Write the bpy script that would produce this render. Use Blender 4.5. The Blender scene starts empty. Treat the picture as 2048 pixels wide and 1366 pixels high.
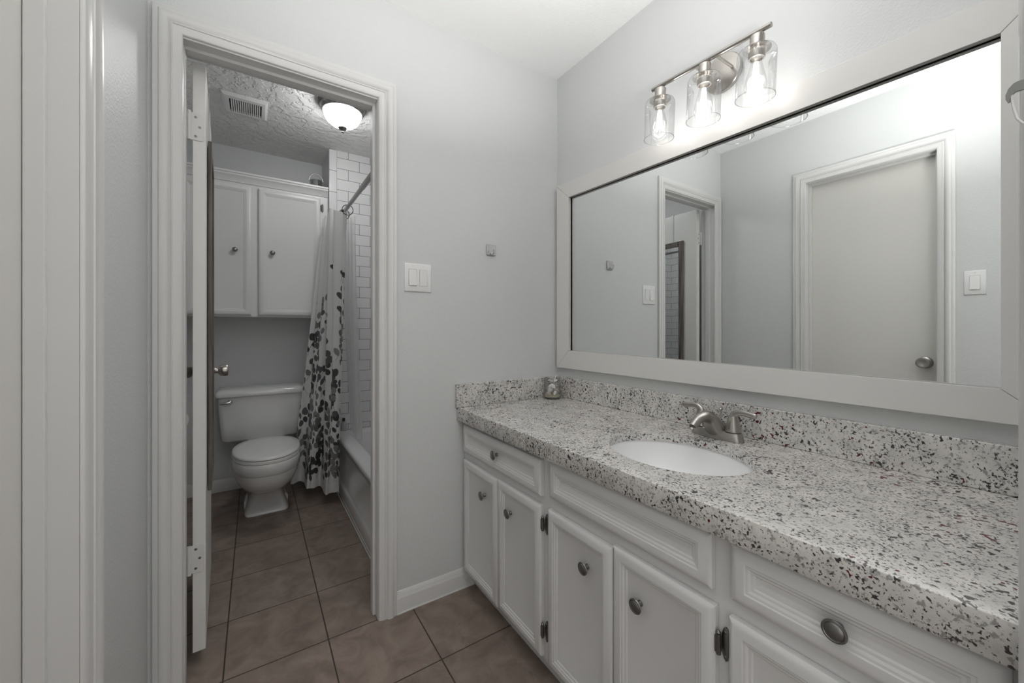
import bpy, math, random
import numpy as np
from mathutils import Vector, Matrix

scene = bpy.context.scene
COL = scene.collection
R = math.radians
random.seed(7)

# ------------------------------------------------------------------ camera
cam_d = bpy.data.cameras.new('camera')
cam = bpy.data.objects.new('camera', cam_d)
COL.objects.link(cam)
cam.location = (-1.3131, -1.5666, 1.1408)
cam.rotation_euler = (R(90), 0, R(-33.36))
cam_d.sensor_width = 36.0
cam_d.lens = 780.98 / 2048 * 36.0
cam_d.shift_y = -24.8 / 2048
cam_d.clip_start = 0.01
scene.camera = cam

# ------------------------------------------------------------------ world, exposure
scene.view_settings.view_transform = 'Standard'
scene.view_settings.look = 'None'
scene.view_settings.gamma = 1.0
scene.view_settings.use_curve_mapping = False
scene.view_settings.exposure = 0.32
world = bpy.data.worlds.new('world')
scene.world = world
world.use_nodes = True
WORLD_STRENGTH = 0.8
world.node_tree.nodes['Background'].inputs['Color'].default_value = (1.0, 0.985, 0.96, 1)
world.node_tree.nodes['Background'].inputs['Strength'].default_value = WORLD_STRENGTH
BULB_WATTS = 0.37
FILAMENT = 8.0
DOME = 38.0
# added unseen fill light in the entry doorway, aimed up at the ceiling
fl_d = bpy.data.lights.new('bounce_fill', 'AREA')
fl_d.shape = 'RECTANGLE'
fl_d.size = 0.34
fl_d.size_y = 0.1
fl_d.energy = 15.5
fl_d.spread = R(106)
fl_d.color = (1.0, 0.985, 0.965)
fl = bpy.data.objects.new('bounce_fill', fl_d)
COL.objects.link(fl)
fl.location = (-0.83, -1.60, 1.42)
fl.rotation_euler = (R(180 - 20), 0, 0)
scene.cycles.max_bounces = 14
scene.cycles.diffuse_bounces = 7
scene.cycles.glossy_bounces = 6
scene.cycles.transmission_bounces = 8
scene.cycles.transparent_max_bounces = 24
scene.cycles.sample_clamp_indirect = 6.0
scene.cycles.caustics_reflective = False
scene.cycles.caustics_refractive = False

# ------------------------------------------------------------------ materials
def mat(name, color=(0.8, 0.8, 0.8), rough=0.5, metal=0.0, spec=0.5, coat=0.0):
    m = bpy.data.materials.new(name)
    m.use_nodes = True
    b = m.node_tree.nodes['Principled BSDF']
    b.inputs['Base Color'].default_value = (*color, 1)
    b.inputs['Roughness'].default_value = rough
    b.inputs['Metallic'].default_value = metal
    b.inputs['Specular IOR Level'].default_value = spec
    b.inputs['Coat Weight'].default_value = coat
    return m

def nodes(m):
    nt = m.node_tree
    return nt, nt.nodes, nt.links, nt.nodes['Principled BSDF']

def add_bump(m, scale, strength, dist=0.002, detail=3.0, coord='Object', ramp=None, kind='noise'):
    nt, N, L, b = nodes(m)
    tc = N.new('ShaderNodeTexCoord')
    if kind == 'noise':
        t = N.new('ShaderNodeTexNoise')
        t.inputs['Scale'].default_value = scale
        t.inputs['Detail'].default_value = detail
        out = t.outputs['Fac']
    else:
        t = N.new('ShaderNodeTexVoronoi')
        t.inputs['Scale'].default_value = scale
        out = t.outputs['Distance']
    L.new(tc.outputs[coord], t.inputs['Vector'])
    if ramp:
        r = N.new('ShaderNodeValToRGB')
        r.color_ramp.elements[0].position = ramp[0]
        r.color_ramp.elements[1].position = ramp[1]
        L.new(out, r.inputs['Fac'])
        out = r.outputs['Color']
    bp = N.new('ShaderNodeBump')
    bp.inputs['Strength'].default_value = strength
    bp.inputs['Distance'].default_value = dist
    L.new(out, bp.inputs['Height'])
    L.new(bp.outputs['Normal'], b.inputs['Normal'])
    return m

def add_mottle(m, c1, c2, scale, detail=4.0, lo=0.35, hi=0.65, stretch=(1, 1, 1)):
    nt, N, L, b = nodes(m)
    tc = N.new('ShaderNodeTexCoord')
    mp = N.new('ShaderNodeMapping')
    mp.inputs['Scale'].default_value = stretch
    t = N.new('ShaderNodeTexNoise')
    t.inputs['Scale'].default_value = scale
    t.inputs['Detail'].default_value = detail
    r = N.new('ShaderNodeValToRGB')
    r.color_ramp.elements[0].position = lo
    r.color_ramp.elements[0].color = (*c1, 1)
    r.color_ramp.elements[1].position = hi
    r.color_ramp.elements[1].color = (*c2, 1)
    L.new(tc.outputs['Object'], mp.inputs['Vector'])
    L.new(mp.outputs['Vector'], t.inputs['Vector'])
    L.new(t.outputs['Fac'], r.inputs['Fac'])
    L.new(r.outputs['Color'], b.inputs['Base Color'])
    return m

WALL_C = (0.628, 0.640, 0.641)
M = {}
M['wall'] = add_bump(mat('wall_paint', WALL_C, 0.42, spec=0.35), 170, 0.28, 0.0012, 2.0, ramp=(0.42, 0.68))
M['ceiling'] = add_bump(mat('ceiling_paint', (0.86, 0.865, 0.865), 0.7, spec=0.2), 120, 0.3, 0.0015, 3.0, ramp=(0.4, 0.7))
M['ceiling_knock'] = add_bump(mat('ceiling_knockdown', (0.78, 0.78, 0.77), 0.7, spec=0.2), 26, 0.75, 0.006, 4.0, ramp=(0.46, 0.56))
M['trim'] = add_bump(mat('trim_enamel', (0.67, 0.668, 0.662), 0.28, spec=0.5), 60, 0.04, 0.001)
M['cabinet'] = add_bump(mat('cabinet_enamel', (0.66, 0.662, 0.66), 0.35, spec=0.45), 90, 0.06, 0.001)
M['cream'] = add_bump(mat('door_cream', (0.68, 0.67, 0.64), 0.3, spec=0.5), 40, 0.03, 0.001)
M['bathdoor'] = add_bump(mat('door_white', (0.72, 0.72, 0.70), 0.35), 40, 0.03, 0.001)
M['plastic'] = mat('white_plastic', (0.78, 0.78, 0.78), 0.3)
M['porcelain'] = mat('porcelain', (0.72, 0.72, 0.715), 0.12, coat=0.3)
M['tub'] = mat('tub_enamel', (0.76, 0.765, 0.765), 0.1, coat=0.4)
M['sink'] = mat('sink_porcelain', (0.86, 0.865, 0.87), 0.15, coat=0.2)
M['nickel'] = add_bump(mat('brushed_nickel', (0.43, 0.41, 0.385), 0.28, metal=1.0), 300, 0.05, 0.0005)
M['chrome'] = mat('chrome', (0.58, 0.58, 0.58), 0.16, metal=1.0)
M['pewter'] = mat('pewter', (0.24, 0.24, 0.235), 0.36, metal=1.0)
M['darkmetal'] = mat('dark_metal', (0.055, 0.055, 0.055), 0.4, metal=1.0)
M['steelrod'] = mat('satin_steel', (0.42, 0.42, 0.42), 0.32, metal=1.0)
M['bronze'] = add_mottle(mat('antique_bronze', (0.2, 0.19, 0.18), 0.4, metal=0.9), (0.16, 0.155, 0.15), (0.36, 0.35, 0.34), 40)
M['dark'] = mat('dark_void', (0.03, 0.03, 0.03), 0.8)
M['mirror'] = mat('mirror_glass', (0.86, 0.88, 0.875), 0.0, metal=1.0)
M['mframe'] = mat('mirror_frame_paint', (0.67, 0.66, 0.64), 0.4)
M['wood'] = add_mottle(mat('weathered_wood', (0.1, 0.09, 0.08), 0.7), (0.055, 0.048, 0.042), (0.20, 0.175, 0.155), 9, 6, 0.3, 0.7, (14, 14, 0.5))
M['paper'] = mat('toilet_paper', (0.8, 0.8, 0.79), 0.9)
M['bottle'] = mat('bottle_plastic', (0.4, 0.41, 0.42), 0.3)
M['sand'] = add_mottle(mat('sand', (0.5, 0.46, 0.36), 0.95), (0.36, 0.33, 0.25), (0.6, 0.56, 0.45), 900)
M['shell_white'] = add_mottle(mat('shell_white', (0.85, 0.84, 0.8), 0.45), (0.74, 0.71, 0.67), (0.9, 0.89, 0.87), 120)
M['shell_grey'] = add_mottle(mat('shell_grey', (0.3, 0.3, 0.3), 0.4), (0.2, 0.2, 0.2), (0.5, 0.5, 0.5), 150)
M['shell_tan'] = add_mottle(mat('shell_tan', (0.6, 0.55, 0.48), 0.5), (0.48, 0.42, 0.35), (0.74, 0.69, 0.62), 130)
M['bezel'] = mat('rocker_gap', (0.42, 0.42, 0.42), 0.6)
M['grime'] = mat('caulk', (0.70, 0.70, 0.69), 0.6)

def floor_material():
    m = mat('floor_tile', rough=0.45, spec=0.35)
    nt, N, L, b = nodes(m)
    tc = N.new('ShaderNodeTexCoord')
    mp = N.new('ShaderNodeMapping')
    mp.inputs['Location'].default_value = (1.40 + 0.313 * 20, 0.31 * 20 - 0.003, 0)
    L.new(tc.outputs['Object'], mp.inputs['Vector'])
    br = N.new('ShaderNodeTexBrick')
    br.offset = 0.0
    br.squash = 1.0
    br.inputs['Scale'].default_value = 1.0
    br.inputs['Brick Width'].default_value = 0.313
    br.inputs['Row Height'].default_value = 0.31
    br.inputs['Mortar Size'].default_value = 0.0024
    br.inputs['Mortar Smooth'].default_value = 0.15
    br.inputs['Bias'].default_value = 0.0
    br.inputs['Color1'].default_value = (0.94, 0.94, 0.94, 1)
    br.inputs['Color2'].default_value = (1.06, 1.05, 1.04, 1)
    L.new(mp.outputs['Vector'], br.inputs['Vector'])
    n1 = N.new('ShaderNodeTexNoise')
    n1.inputs['Scale'].default_value = 10.0
    n1.inputs['Detail'].default_value = 8.0
    n1.inputs['Roughness'].default_value = 0.62
    n1.inputs['Distortion'].default_value = 0.8
    L.new(tc.outputs['Object'], n1.inputs['Vector'])
    r = N.new('ShaderNodeValToRGB')
    e = r.color_ramp.elements
    e[0].position = 0.34
    e[0].color = (0.178, 0.138, 0.116, 1)
    e[1].position = 0.66
    e[1].color = (0.280, 0.228, 0.196, 1)
    L.new(n1.outputs['Fac'], r.inputs['Fac'])
    mul = N.new('ShaderNodeMix')
    mul.data_type = 'RGBA'
    mul.blend_type = 'MULTIPLY'
    mul.inputs['Factor'].default_value = 1.0
    L.new(r.outputs['Color'], mul.inputs['A'])
    L.new(br.outputs['Color'], mul.inputs['B'])
    mix = N.new('ShaderNodeMix')
    mix.data_type = 'RGBA'
    L.new(br.outputs['Fac'], mix.inputs['Factor'])
    L.new(mul.outputs['Result'], mix.inputs['A'])
    mix.inputs['B'].default_value = (0.052, 0.040, 0.033, 1)
    L.new(mix.outputs['Result'], b.inputs['Base Color'])
    inv = N.new('ShaderNodeMath')
    inv.operation = 'SUBTRACT'
    inv.inputs[0].default_value = 1.0
    L.new(br.outputs['Fac'], inv.inputs[1])
    bp = N.new('ShaderNodeBump')
    bp.inputs['Strength'].default_value = 0.5
    bp.inputs['Distance'].default_value = 0.002
    L.new(inv.outputs['Value'], bp.inputs['Height'])
    L.new(bp.outputs['Normal'], b.inputs['Normal'])
    return m
M['floor'] = floor_material()

def tile_material(name, bw, rh, offset, mortar=0.0016):
    m = mat(name, rough=0.14, spec=0.5)
    nt, N, L, b = nodes(m)
    tc = N.new('ShaderNodeTexCoord')
    br = N.new('ShaderNodeTexBrick')
    br.offset = offset
    br.squash = 1.0
    br.inputs['Scale'].default_value = 1.0
    br.inputs['Brick Width'].default_value = bw
    br.inputs['Row Height'].default_value = rh
    br.inputs['Mortar Size'].default_value = mortar
    br.inputs['Mortar Smooth'].default_value = 0.1
    br.inputs['Color1'].default_value = (0.70, 0.705, 0.705, 1)
    br.inputs['Color2'].default_value = (0.73, 0.735, 0.735, 1)
    br.inputs['Mortar'].default_value = (0.16, 0.16, 0.16, 1)
    L.new(tc.outputs['UV'], br.inputs['Vector'])
    L.new(br.outputs['Color'], b.inputs['Base Color'])
    inv = N.new('ShaderNodeMath')
    inv.operation = 'SUBTRACT'
    inv.inputs[0].default_value = 1.0
    L.new(br.outputs['Fac'], inv.inputs[1])
    bp = N.new('ShaderNodeBump')
    bp.inputs['Strength'].default_value = 0.4
    bp.inputs['Distance'].default_value = 0.001
    L.new(inv.outputs['Value'], bp.inputs['Height'])
    L.new(bp.outputs['Normal'], b.inputs['Normal'])
    return m
M['subway'] = tile_material('subway_tile', 0.1556, 0.0778, 0.5)
M['bullnose'] = tile_material('bullnose_tile', 0.2, 0.153, 0.0)

def granite_material():
    m = mat('granite', rough=0.27, spec=0.5)
    nt, N, L, b = nodes(m)
    tc = N.new('ShaderNodeTexCoord')
    def noise(scale, detail, rough=0.55, dist=0.0):
        t = N.new('ShaderNodeTexNoise')
        t.inputs['Scale'].default_value = scale
        t.inputs['Detail'].default_value = detail
        t.inputs['Roughness'].default_value = rough
        t.inputs['Distortion'].default_value = dist
        L.new(tc.outputs['Object'], t.inputs['Vector'])
        return t.outputs['Fac']
    def ramp(src, lo, hi, c0, c1):
        r = N.new('ShaderNodeValToRGB')
        r.color_ramp.elements[0].position = lo
        r.color_ramp.elements[0].color = c0
        r.color_ramp.elements[1].position = hi
        r.color_ramp.elements[1].color = c1
        L.new(src, r.inputs['Fac'])
        return r.outputs['Color']
    def mix(fac, a, bcol):
        x = N.new('ShaderNodeMix')
        x.data_type = 'RGBA'
        L.new(fac, x.inputs['Factor'])
        if isinstance(a, tuple):
            x.inputs['A'].default_value = a
        else:
            L.new(a, x.inputs['A'])
        if isinstance(bcol, tuple):
            x.inputs['B'].default_value = bcol
        else:
            L.new(bcol, x.inputs['B'])
        return x.outputs['Result']
    W, K = (1, 1, 1, 1), (0, 0, 0, 1)
    base = ramp(noise(22, 5), 0.35, 0.68, (0.71, 0.69, 0.665, 1), (0.53, 0.52, 0.50, 1))
    grey = ramp(noise(125, 4, 0.62), 0.545, 0.62, K, W)
    c = mix(grey, base, (0.30, 0.295, 0.285, 1))
    # clusters of black mica
    cl = noise(14, 3)
    sp = noise(190, 3, 0.6, 0.3)
    add = N.new('ShaderNodeMath')
    add.operation = 'MULTIPLY_ADD'
    L.new(cl, add.inputs[0])
    add.inputs[1].default_value = 0.30
    L.new(sp, add.inputs[2])
    blk = ramp(add.outputs['Value'], 0.742, 0.775, K, W)
    c = mix(blk, c, (0.065, 0.062, 0.063, 1))
    add2 = N.new('ShaderNodeMath')
    add2.operation = 'MULTIPLY_ADD'
    L.new(noise(9, 2), add2.inputs[0])
    add2.inputs[1].default_value = 0.34
    L.new(noise(95, 2, 0.5, 0.2), add2.inputs[2])
    blk2 = ramp(add2.outputs['Value'], 0.812, 0.845, K, W)
    c = mix(blk2, c, (0.05, 0.046, 0.048, 1))
    add3 = N.new('ShaderNodeMath')
    add3.operation = 'MULTIPLY_ADD'
    L.new(noise(5, 2), add3.inputs[0])
    add3.inputs[1].default_value = 0.5
    L.new(noise(75, 1), add3.inputs[2])
    red = ramp(add3.outputs['Value'], 0.997, 1.012, K, W)
    c = mix(red, c, (0.12, 0.02, 0.025, 1))
    L.new(c, b.inputs['Base Color'])
    return m
M['granite'] = granite_material()

def thin_glass(name, edge=(0.72, 0.74, 0.75), gloss=0.9):
    m = bpy.data.materials.new(name)
    m.use_nodes = True
    nt = m.node_tree
    N, L = nt.nodes, nt.links
    N.remove(N['Principled BSDF'])
    out = N['Material Output']
    lw = N.new('ShaderNodeLayerWeight')
    lw.inputs['Blend'].default_value = 0.28
    r = N.new('ShaderNodeValToRGB')
    r.color_ramp.elements[0].position = 0.25
    r.color_ramp.elements[0].color = (0.985, 0.985, 0.985, 1)
    r.color_ramp.elements[1].position = 1.0
    r.color_ramp.elements[1].color = (*edge, 1)
    L.new(lw.outputs['Facing'], r.inputs['Fac'])
    tr = N.new('ShaderNodeBsdfTransparent')
    L.new(r.outputs['Color'], tr.inputs['Color'])
    gl = N.new('ShaderNodeBsdfGlossy')
    gl.inputs['Roughness'].default_value = 0.03
    fr = N.new('ShaderNodeFresnel')
    fr.inputs['IOR'].default_value = 1.45
    mul = N.new('ShaderNodeMath')
    mul.operation = 'MULTIPLY'
    mul.inputs[1].default_value = gloss
    L.new(fr.outputs['Fac'], mul.inputs[0])
    mx = N.new('ShaderNodeMixShader')
    L.new(mul.outputs['Value'], mx.inputs['Fac'])
    L.new(tr.outputs['BSDF'], mx.inputs[1])
    L.new(gl.outputs['BSDF'], mx.inputs[2])
    L.new(mx.outputs['Shader'], out.inputs['Surface'])
    return m
M['glass'] = thin_glass('clear_shade_glass', (0.80, 0.81, 0.82), 0.42)
M['glass_rim'] = thin_glass('glass_rim', (0.25, 0.26, 0.27), 0.5)
M['bulbglass'] = thin_glass('bulb_glass', (0.9, 0.9, 0.9), 0.22)
M['jarglass'] = thin_glass('jar_glass', (0.93, 0.94, 0.94), 0.35)

def emission(name, color, strength):
    m = bpy.data.materials.new(name)
    m.use_nodes = True
    N, L = m.node_tree.nodes, m.node_tree.links
    N.remove(N['Principled BSDF'])
    e = N.new('ShaderNodeEmission')
    e.inputs['Color'].default_value = (*color, 1)
    e.inputs['Strength'].default_value = strength
    L.new(e.outputs['Emission'], N['Material Output'].inputs['Surface'])
    return m
M['filament'] = emission('lit_filament', (1.0, 0.98, 0.96), FILAMENT)

def dome_material():
    m = mat('frosted_lit_glass', (0.85, 0.85, 0.84), 0.25)
    nt, N, L, b = nodes(m)
    tc = N.new('ShaderNodeTexCoord')
    t = N.new('ShaderNodeTexNoise')
    t.inputs['Scale'].default_value = 14
    t.inputs['Detail'].default_value = 3
    t.inputs['Distortion'].default_value = 1.5
    L.new(tc.outputs['Object'], t.inputs['Vector'])
    r = N.new('ShaderNodeValToRGB')
    r.color_ramp.elements[0].color = (0.62, 0.62, 0.61, 1)
    r.color_ramp.elements[1].color = (1, 1, 1, 1)
    L.new(t.outputs['Fac'], r.inputs['Fac'])
    L.new(r.outputs['Color'], b.inputs['Emission Color'])
    b.inputs['Emission Strength'].default_value = DOME
    return m
M['dome'] = dome_material()

def cloth_material(name, attr, trans, opacity=1.0):
    m = mat(name, (0.80, 0.80, 0.80), 0.75, spec=0.2)
    nt, N, L, b = nodes(m)
    tl = N.new('ShaderNodeBsdfTranslucent')
    if attr:
        a = N.new('ShaderNodeAttribute')
        a.attribute_name = attr
        L.new(a.outputs['Color'], b.inputs['Base Color'])
        L.new(a.outputs['Color'], tl.inputs['Color'])
    else:
        tl.inputs['Color'].default_value = (0.85, 0.85, 0.85, 1)
    mx = N.new('ShaderNodeMixShader')
    mx.inputs['Fac'].default_value = trans
    L.new(b.outputs['BSDF'], mx.inputs[1])
    L.new(tl.outputs['BSDF'], mx.inputs[2])
    last = mx.outputs['Shader']
    if opacity < 1.0:
        tr = N.new('ShaderNodeBsdfTransparent')
        m2 = N.new('ShaderNodeMixShader')
        m2.inputs['Fac'].default_value = opacity
        L.new(tr.outputs['BSDF'], m2.inputs[1])
        L.new(last, m2.inputs[2])
        last = m2.outputs['Shader']
    L.new(last, N['Material Output'].inputs['Surface'])
    return m
M['curtain'] = cloth_material('printed_curtain', 'print', 0.22)
M['liner'] = cloth_material('sheer_liner', None, 0.4, 0.42)

# ------------------------------------------------------------------ mesh helpers
class MB:
    def __init__(self):
        self.v, self.f, self.uv = [], [], {}
    def vert(self, p):
        self.v.append(tuple(p))
        return len(self.v) - 1
    def box(self, x0, x1, y0, y1, z0, z1):
        x0, x1 = min(x0, x1), max(x0, x1)
        y0, y1 = min(y0, y1), max(y0, y1)
        z0, z1 = min(z0, z1), max(z0, z1)
        b = len(self.v)
        self.v += [(x0, y0, z0), (x1, y0, z0), (x1, y1, z0), (x0, y1, z0),
                   (x0, y0, z1), (x1, y0, z1), (x1, y1, z1), (x0, y1, z1)]
        for q in ((0, 3, 2, 1), (4, 5, 6, 7), (0, 1, 5, 4), (1, 2, 6, 5), (2, 3, 7, 6), (3, 0, 4, 7)):
            self.f.append(tuple(b + i for i in q))
        return self
    def loft(self, rings, cap0=True, cap1=True, closed=True):
        n = len(rings[0])
        b = len(self.v)
        for r in rings:
            self.v += [tuple(p) for p in r]
        for i in range(len(rings) - 1):
            for j in range(n if closed else n - 1):
                k = (j + 1) % n
                self.f.append((b + i * n + j, b + i * n + k, b + (i + 1) * n + k, b + (i + 1) * n + j))
        if cap0:
            self.f.append(tuple(b + j for j in reversed(range(n))))
        if cap1:
            e = b + (len(rings) - 1) * n
            self.f.append(tuple(e + j for j in range(n)))
        return self
    def lathe(self, prof, o=(0, 0, 0), axis=(0, 0, 1), n=32, cap0=True, cap1=True):
        ax = Vector(axis).normalized()
        q = Vector((0, 0, 1)).rotation_difference(ax)
        rings = []
        for r, h in prof:
            rings.append([Vector(o) + q @ Vector((r * math.cos(2 * math.pi * j / n), r * math.sin(2 * math.pi * j / n), h)) for j in range(n)])
        return self.loft(rings, cap0, cap1)
    def tube(self, pts, rad, n=12, flat=1.0, up=None):
        pts = [Vector(p) for p in pts]
        if not hasattr(rad, '__len__'):
            rad = [rad] * len(pts)
        rings = []
        prev = None
        for i, p in enumerate(pts):
            t = (pts[min(i + 1, len(pts) - 1)] - pts[max(i - 1, 0)]).normalized()
            if prev is None:
                a = Vector(up) if up else (Vector((0, 0, 1)) if abs(t.z) < 0.9 else Vector((1, 0, 0)))
            else:
                a = prev
            nrm = (a - t * a.dot(t)).normalized()
            prev = nrm
            bi = t.cross(nrm)
            rings.append([p + nrm * (rad[i] * flat * math.cos(2 * math.pi * j / n)) + bi * (rad[i] * math.sin(2 * math.pi * j / n)) for j in range(n)])
        return self.loft(rings)
    def torus(self, o, axis, R0, r, n=32, m=10):
        ax = Vector(axis).normalized()
        q = Vector((0, 0, 1)).rotation_difference(ax)
        b = len(self.v)
        for i in range(n):
            a = 2 * math.pi * i / n
            for j in range(m):
                c = 2 * math.pi * j / m
                p = Vector(((R0 + r * math.cos(c)) * math.cos(a), (R0 + r * math.cos(c)) * math.sin(a), r * math.sin(c)))
                self.v.append(tuple(Vector(o) + q @ p))
        for i in range(n):
            for j in range(m):
                i2, j2 = (i + 1) % n, (j + 1) % m
                self.f.append((b + i * m + j, b + i2 * m + j, b + i2 * m + j2, b + i * m + j2))
        return self

ORG = {}
def finish(name, mb, material, org, smooth, angle, bev, seg, tilefn=None):
    me = bpy.data.meshes.new(name)
    me.from_pydata([(p[0] - org[0], p[1] - org[1], p[2] - org[2]) for p in mb.v], [], mb.f)
    if tilefn:
        uvl = me.uv_layers.new(name='UVMap')
        for poly in me.polygons:
            for li in poly.loop_indices:
                w = mb.v[me.loops[li].vertex_index]
                uvl.data[li].uv = tilefn(w, poly.normal)
    me.validate()
    import bmesh
    bm = bmesh.new()
    bm.from_mesh(me)
    bmesh.ops.recalc_face_normals(bm, faces=bm.faces)
    bm.to_mesh(me)
    bm.free()
    if material:
        me.materials.append(material)
    o = bpy.data.objects.new(name, me)
    COL.objects.link(o)
    if bev:
        md = o.modifiers.new('bevel', 'BEVEL')
        md.width = bev
        md.segments = seg
        md.limit_method = 'ANGLE'
        md.angle_limit = R(40)
        md.harden_normals = True
    if smooth:
        me.shade_smooth()
        me.set_sharp_from_angle(angle=R(angle))
    return o

def part(name, mb, material, parent, smooth=True, angle=35, bev=0, seg=2, label=None, tilefn=None):
    org = ORG[parent.name]
    o = finish(name, mb, material, org, smooth, angle, bev, seg, tilefn)
    o.parent = parent
    ORG[o.name] = org
    if label:
        o['label'] = label
    return o

def tag(o, label=None, cat=None, group=None, kind=None):
    if label:
        o['label'] = label
    if cat:
        o['category'] = cat
    if group:
        o['group'] = group
    if kind:
        o['kind'] = kind
    return o

def thing(name, loc, label, cat, group=None, kind=None, rot=0.0, local=False):
    o = bpy.data.objects.new(name, None)
    o.empty_display_size = 0.05
    o.location = loc
    o.rotation_euler = (0, 0, rot)
    COL.objects.link(o)
    ORG[o.name] = (0, 0, 0) if local else tuple(loc)
    return tag(o, label, cat, group, kind)

def single(name, mb, material, loc, label, cat, group=None, kind=None, smooth=True, angle=35, bev=0, seg=2, tilefn=None):
    o = finish(name, mb, material, loc, smooth, angle, bev, seg, tilefn)
    o.location = loc
    ORG[o.name] = tuple(loc)
    return tag(o, label, cat, group, kind)

def struct(name, mb, material, label, cat, bev=0, smooth=True, angle=35, tilefn=None, loc=(0, 0, 0), seg=2):
    return single(name, mb, material, loc, label, cat, None, 'structure', smooth, angle, bev, seg, tilefn)

def sring(cx, cy, rx, ryf, ryb, z, n=2.0, N=48):
    """superellipse ring; ryf = half length toward -y, ryb toward +y"""
    out = []
    for j in range(N):
        a = 2 * math.pi * j / N
        c, s = math.cos(a), math.sin(a)
        x = math.copysign(abs(c) ** (2.0 / n), c) * rx
        y = math.copysign(abs(s) ** (2.0 / n), s) * (ryb if s > 0 else ryf)
        out.append((cx + x, cy + y, z))
    return out

def rrect(x0, x1, y0, y1, r, z, k=6):
    out = []
    for (cx, cy, a0) in ((x1 - r, y1 - r, 0), (x0 + r, y1 - r, 90), (x0 + r, y0 + r, 180), (x1 - r, y0 + r, 270)):
        for i in range(k + 1):
            a = R(a0 + 90.0 * i / k)
            out.append((cx + r * math.cos(a), cy + r * math.sin(a), z))
    return out

# ------------------------------------------------------------------ shell
H = 2.438
WX = -1.58           # left wall face
FY = -1.535           # front wall face
BX = -1.76           # bath left wall face
DB = 1.85            # bath back wall face
TY = 1.50            # tiled end wall face
RX = -0.07           # bath right wall face

struct('floor', MB().box(-3.2, 1.0, -3.6, 2.0, -0.05, 0.0), M['floor'], 'brown ceramic tile floor with dark grout', 'floor', smooth=False)
struct('ceiling', MB().box(-1.9, 0.2, -1.64, 0.05, H, H + 0.08), M['ceiling'], 'white ceiling over the vanity room', 'ceiling', smooth=False)
struct('ceiling', MB().box(-1.9, 0.2, 0.05, 2.0, H, H + 0.08), M['ceiling_knock'], 'knockdown textured ceiling over the toilet room', 'ceiling', smooth=False)
struct('wall_right', MB().box(0, 0.1, -1.64, 0.0, 0, H), M['wall'], 'pale grey wall behind the framed mirror', 'wall', smooth=False)
wb = MB()
wb.box(-1.9, -1.518, 0, 0.105, 0, H).box(-0.893, 0.1, 0, 0.105, 0, H).box(-1.518, -0.893, 0, 0.105, 2.058, H)
struct('wall_back', wb, M['wall'], 'pale grey wall with the doorway to the toilet room', 'wall', smooth=False)
wl = MB()
wl.box(WX - 0.1, WX, -0.52, 0.0, 0, H).box(WX - 0.1, WX, -1.64, -1.115, 0, H).box(WX - 0.1, WX, -1.115, -0.52, 2.068, H)
struct('wall_left', wl, M['wall'], 'pale grey wall holding the cream door', 'wall', smooth=False)
wf = MB()
wf.box(WX - 0.1, -1.52, FY - 0.11, FY, 0, H).box(-0.632, 0.1, FY - 0.11, FY, 0, H).box(-1.52, -0.632, FY - 0.11, FY, 2.058, H)
struct('wall_front', wf, M['wall'], 'wall with the entry doorway beside the vanity end', 'wall', smooth=False)
struct('wall_bath_left', MB().box(BX - 0.1, BX, 0.105, 1.95, 0, H), M['wall'], 'left wall of the toilet room', 'wall', smooth=False)
struct('wall_bath_back', MB().box(BX - 0.1, -0.867, DB, DB + 0.1, 0, H), M['wall'], 'grey wall behind the toilet', 'wall', smooth=False)
struct('wall_bath_right', MB().box(RX + 0.008, 0.1, 0.105, TY + 0.008, 0, H), M['wall'], 'wall along the far side of the tub', 'wall', smooth=False)
struct('wall_tub_end', MB().box(-0.867, 0.1, TY + 0.008, 1.95, 0, H), M['wall'], 'wall stub at the end of the tub', 'wall', smooth=False)

def tile_end(w, n):
    return (w[0] + 0.739 + 0.1556 * 40, w[2] - 2.31 + 0.0778 * 60)
def tile_side(w, n):
    return (w[1] + 0.1556 * 40, w[2] - 2.31 + 0.0778 * 60)
def bull_uv(w, n):
    return (w[0] + 0.867 + 0.05, w[2] - 2.133 + 0.153 * 40)
struct('wall_tile_end', MB().box(-0.815, RX, TY, TY + 0.008, 0.40, H), M['subway'], 'white subway tile at the end of the tub', 'tiled wall', smooth=False, tilefn=tile_end)
struct('wall_tile_edge', MB().box(-0.8675, -0.8155, TY - 0.002, TY + 0.008, 0.40, H), M['bullnose'], 'column of white edging tiles beside the subway tile', 'tiled wall', bev=0.004, tilefn=bull_uv)
struct('wall_tile_side', MB().box(RX, RX + 0.008, 0.113, TY, 0.40, H), M['subway'], 'white subway tile along the tub', 'tiled wall', smooth=False, tilefn=tile_side)
struct('wall_tile_front', MB().box(-0.815, RX, 0.105, 0.113, 0.40, H), M['subway'], 'white subway tile beside the doorway side of the tub', 'tiled wall', smooth=False, tilefn=tile_end)

# casings, jambs, baseboards
CAS = [(0.0, 0.0), (0.0, 0.013), (0.002, 0.0145), (0.013, 0.0155), (0.0145, 0.0185), (0.017, 0.0205), (0.024, 0.0215), (0.031, 0.020),
       (0.037, 0.0165), (0.040, 0.012), (0.042, 0.0115), (0.0435, 0.0145), (0.046, 0.015), (0.047, 0.0125), (0.056, 0.0115), (0.063, 0.0095),
       (0.067, 0.008), (0.069, 0.0055), (0.070, 0.0)]
def casing(name, a0, a1, zt, mp, label, wscale=1.0):
    mb = MB()
    rows = []
    for t, h in CAS:
        t *= wscale
        rows.append([mp(a0 + t, h, 0.0), mp(a0 + t, h, zt - t), mp(a1 - t, h, zt - t), mp(a1 - t, h, 0.0)])
    mb.loft(rows, False, False, closed=False)
    n = len(CAS)
    mb.f.append(tuple(4 * i for i in range(n)))
    mb.f.append(tuple(4 * i + 3 for i in range(n)))
    return struct(name, mb, M['trim'], label, 'door casing', angle=50)
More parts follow.
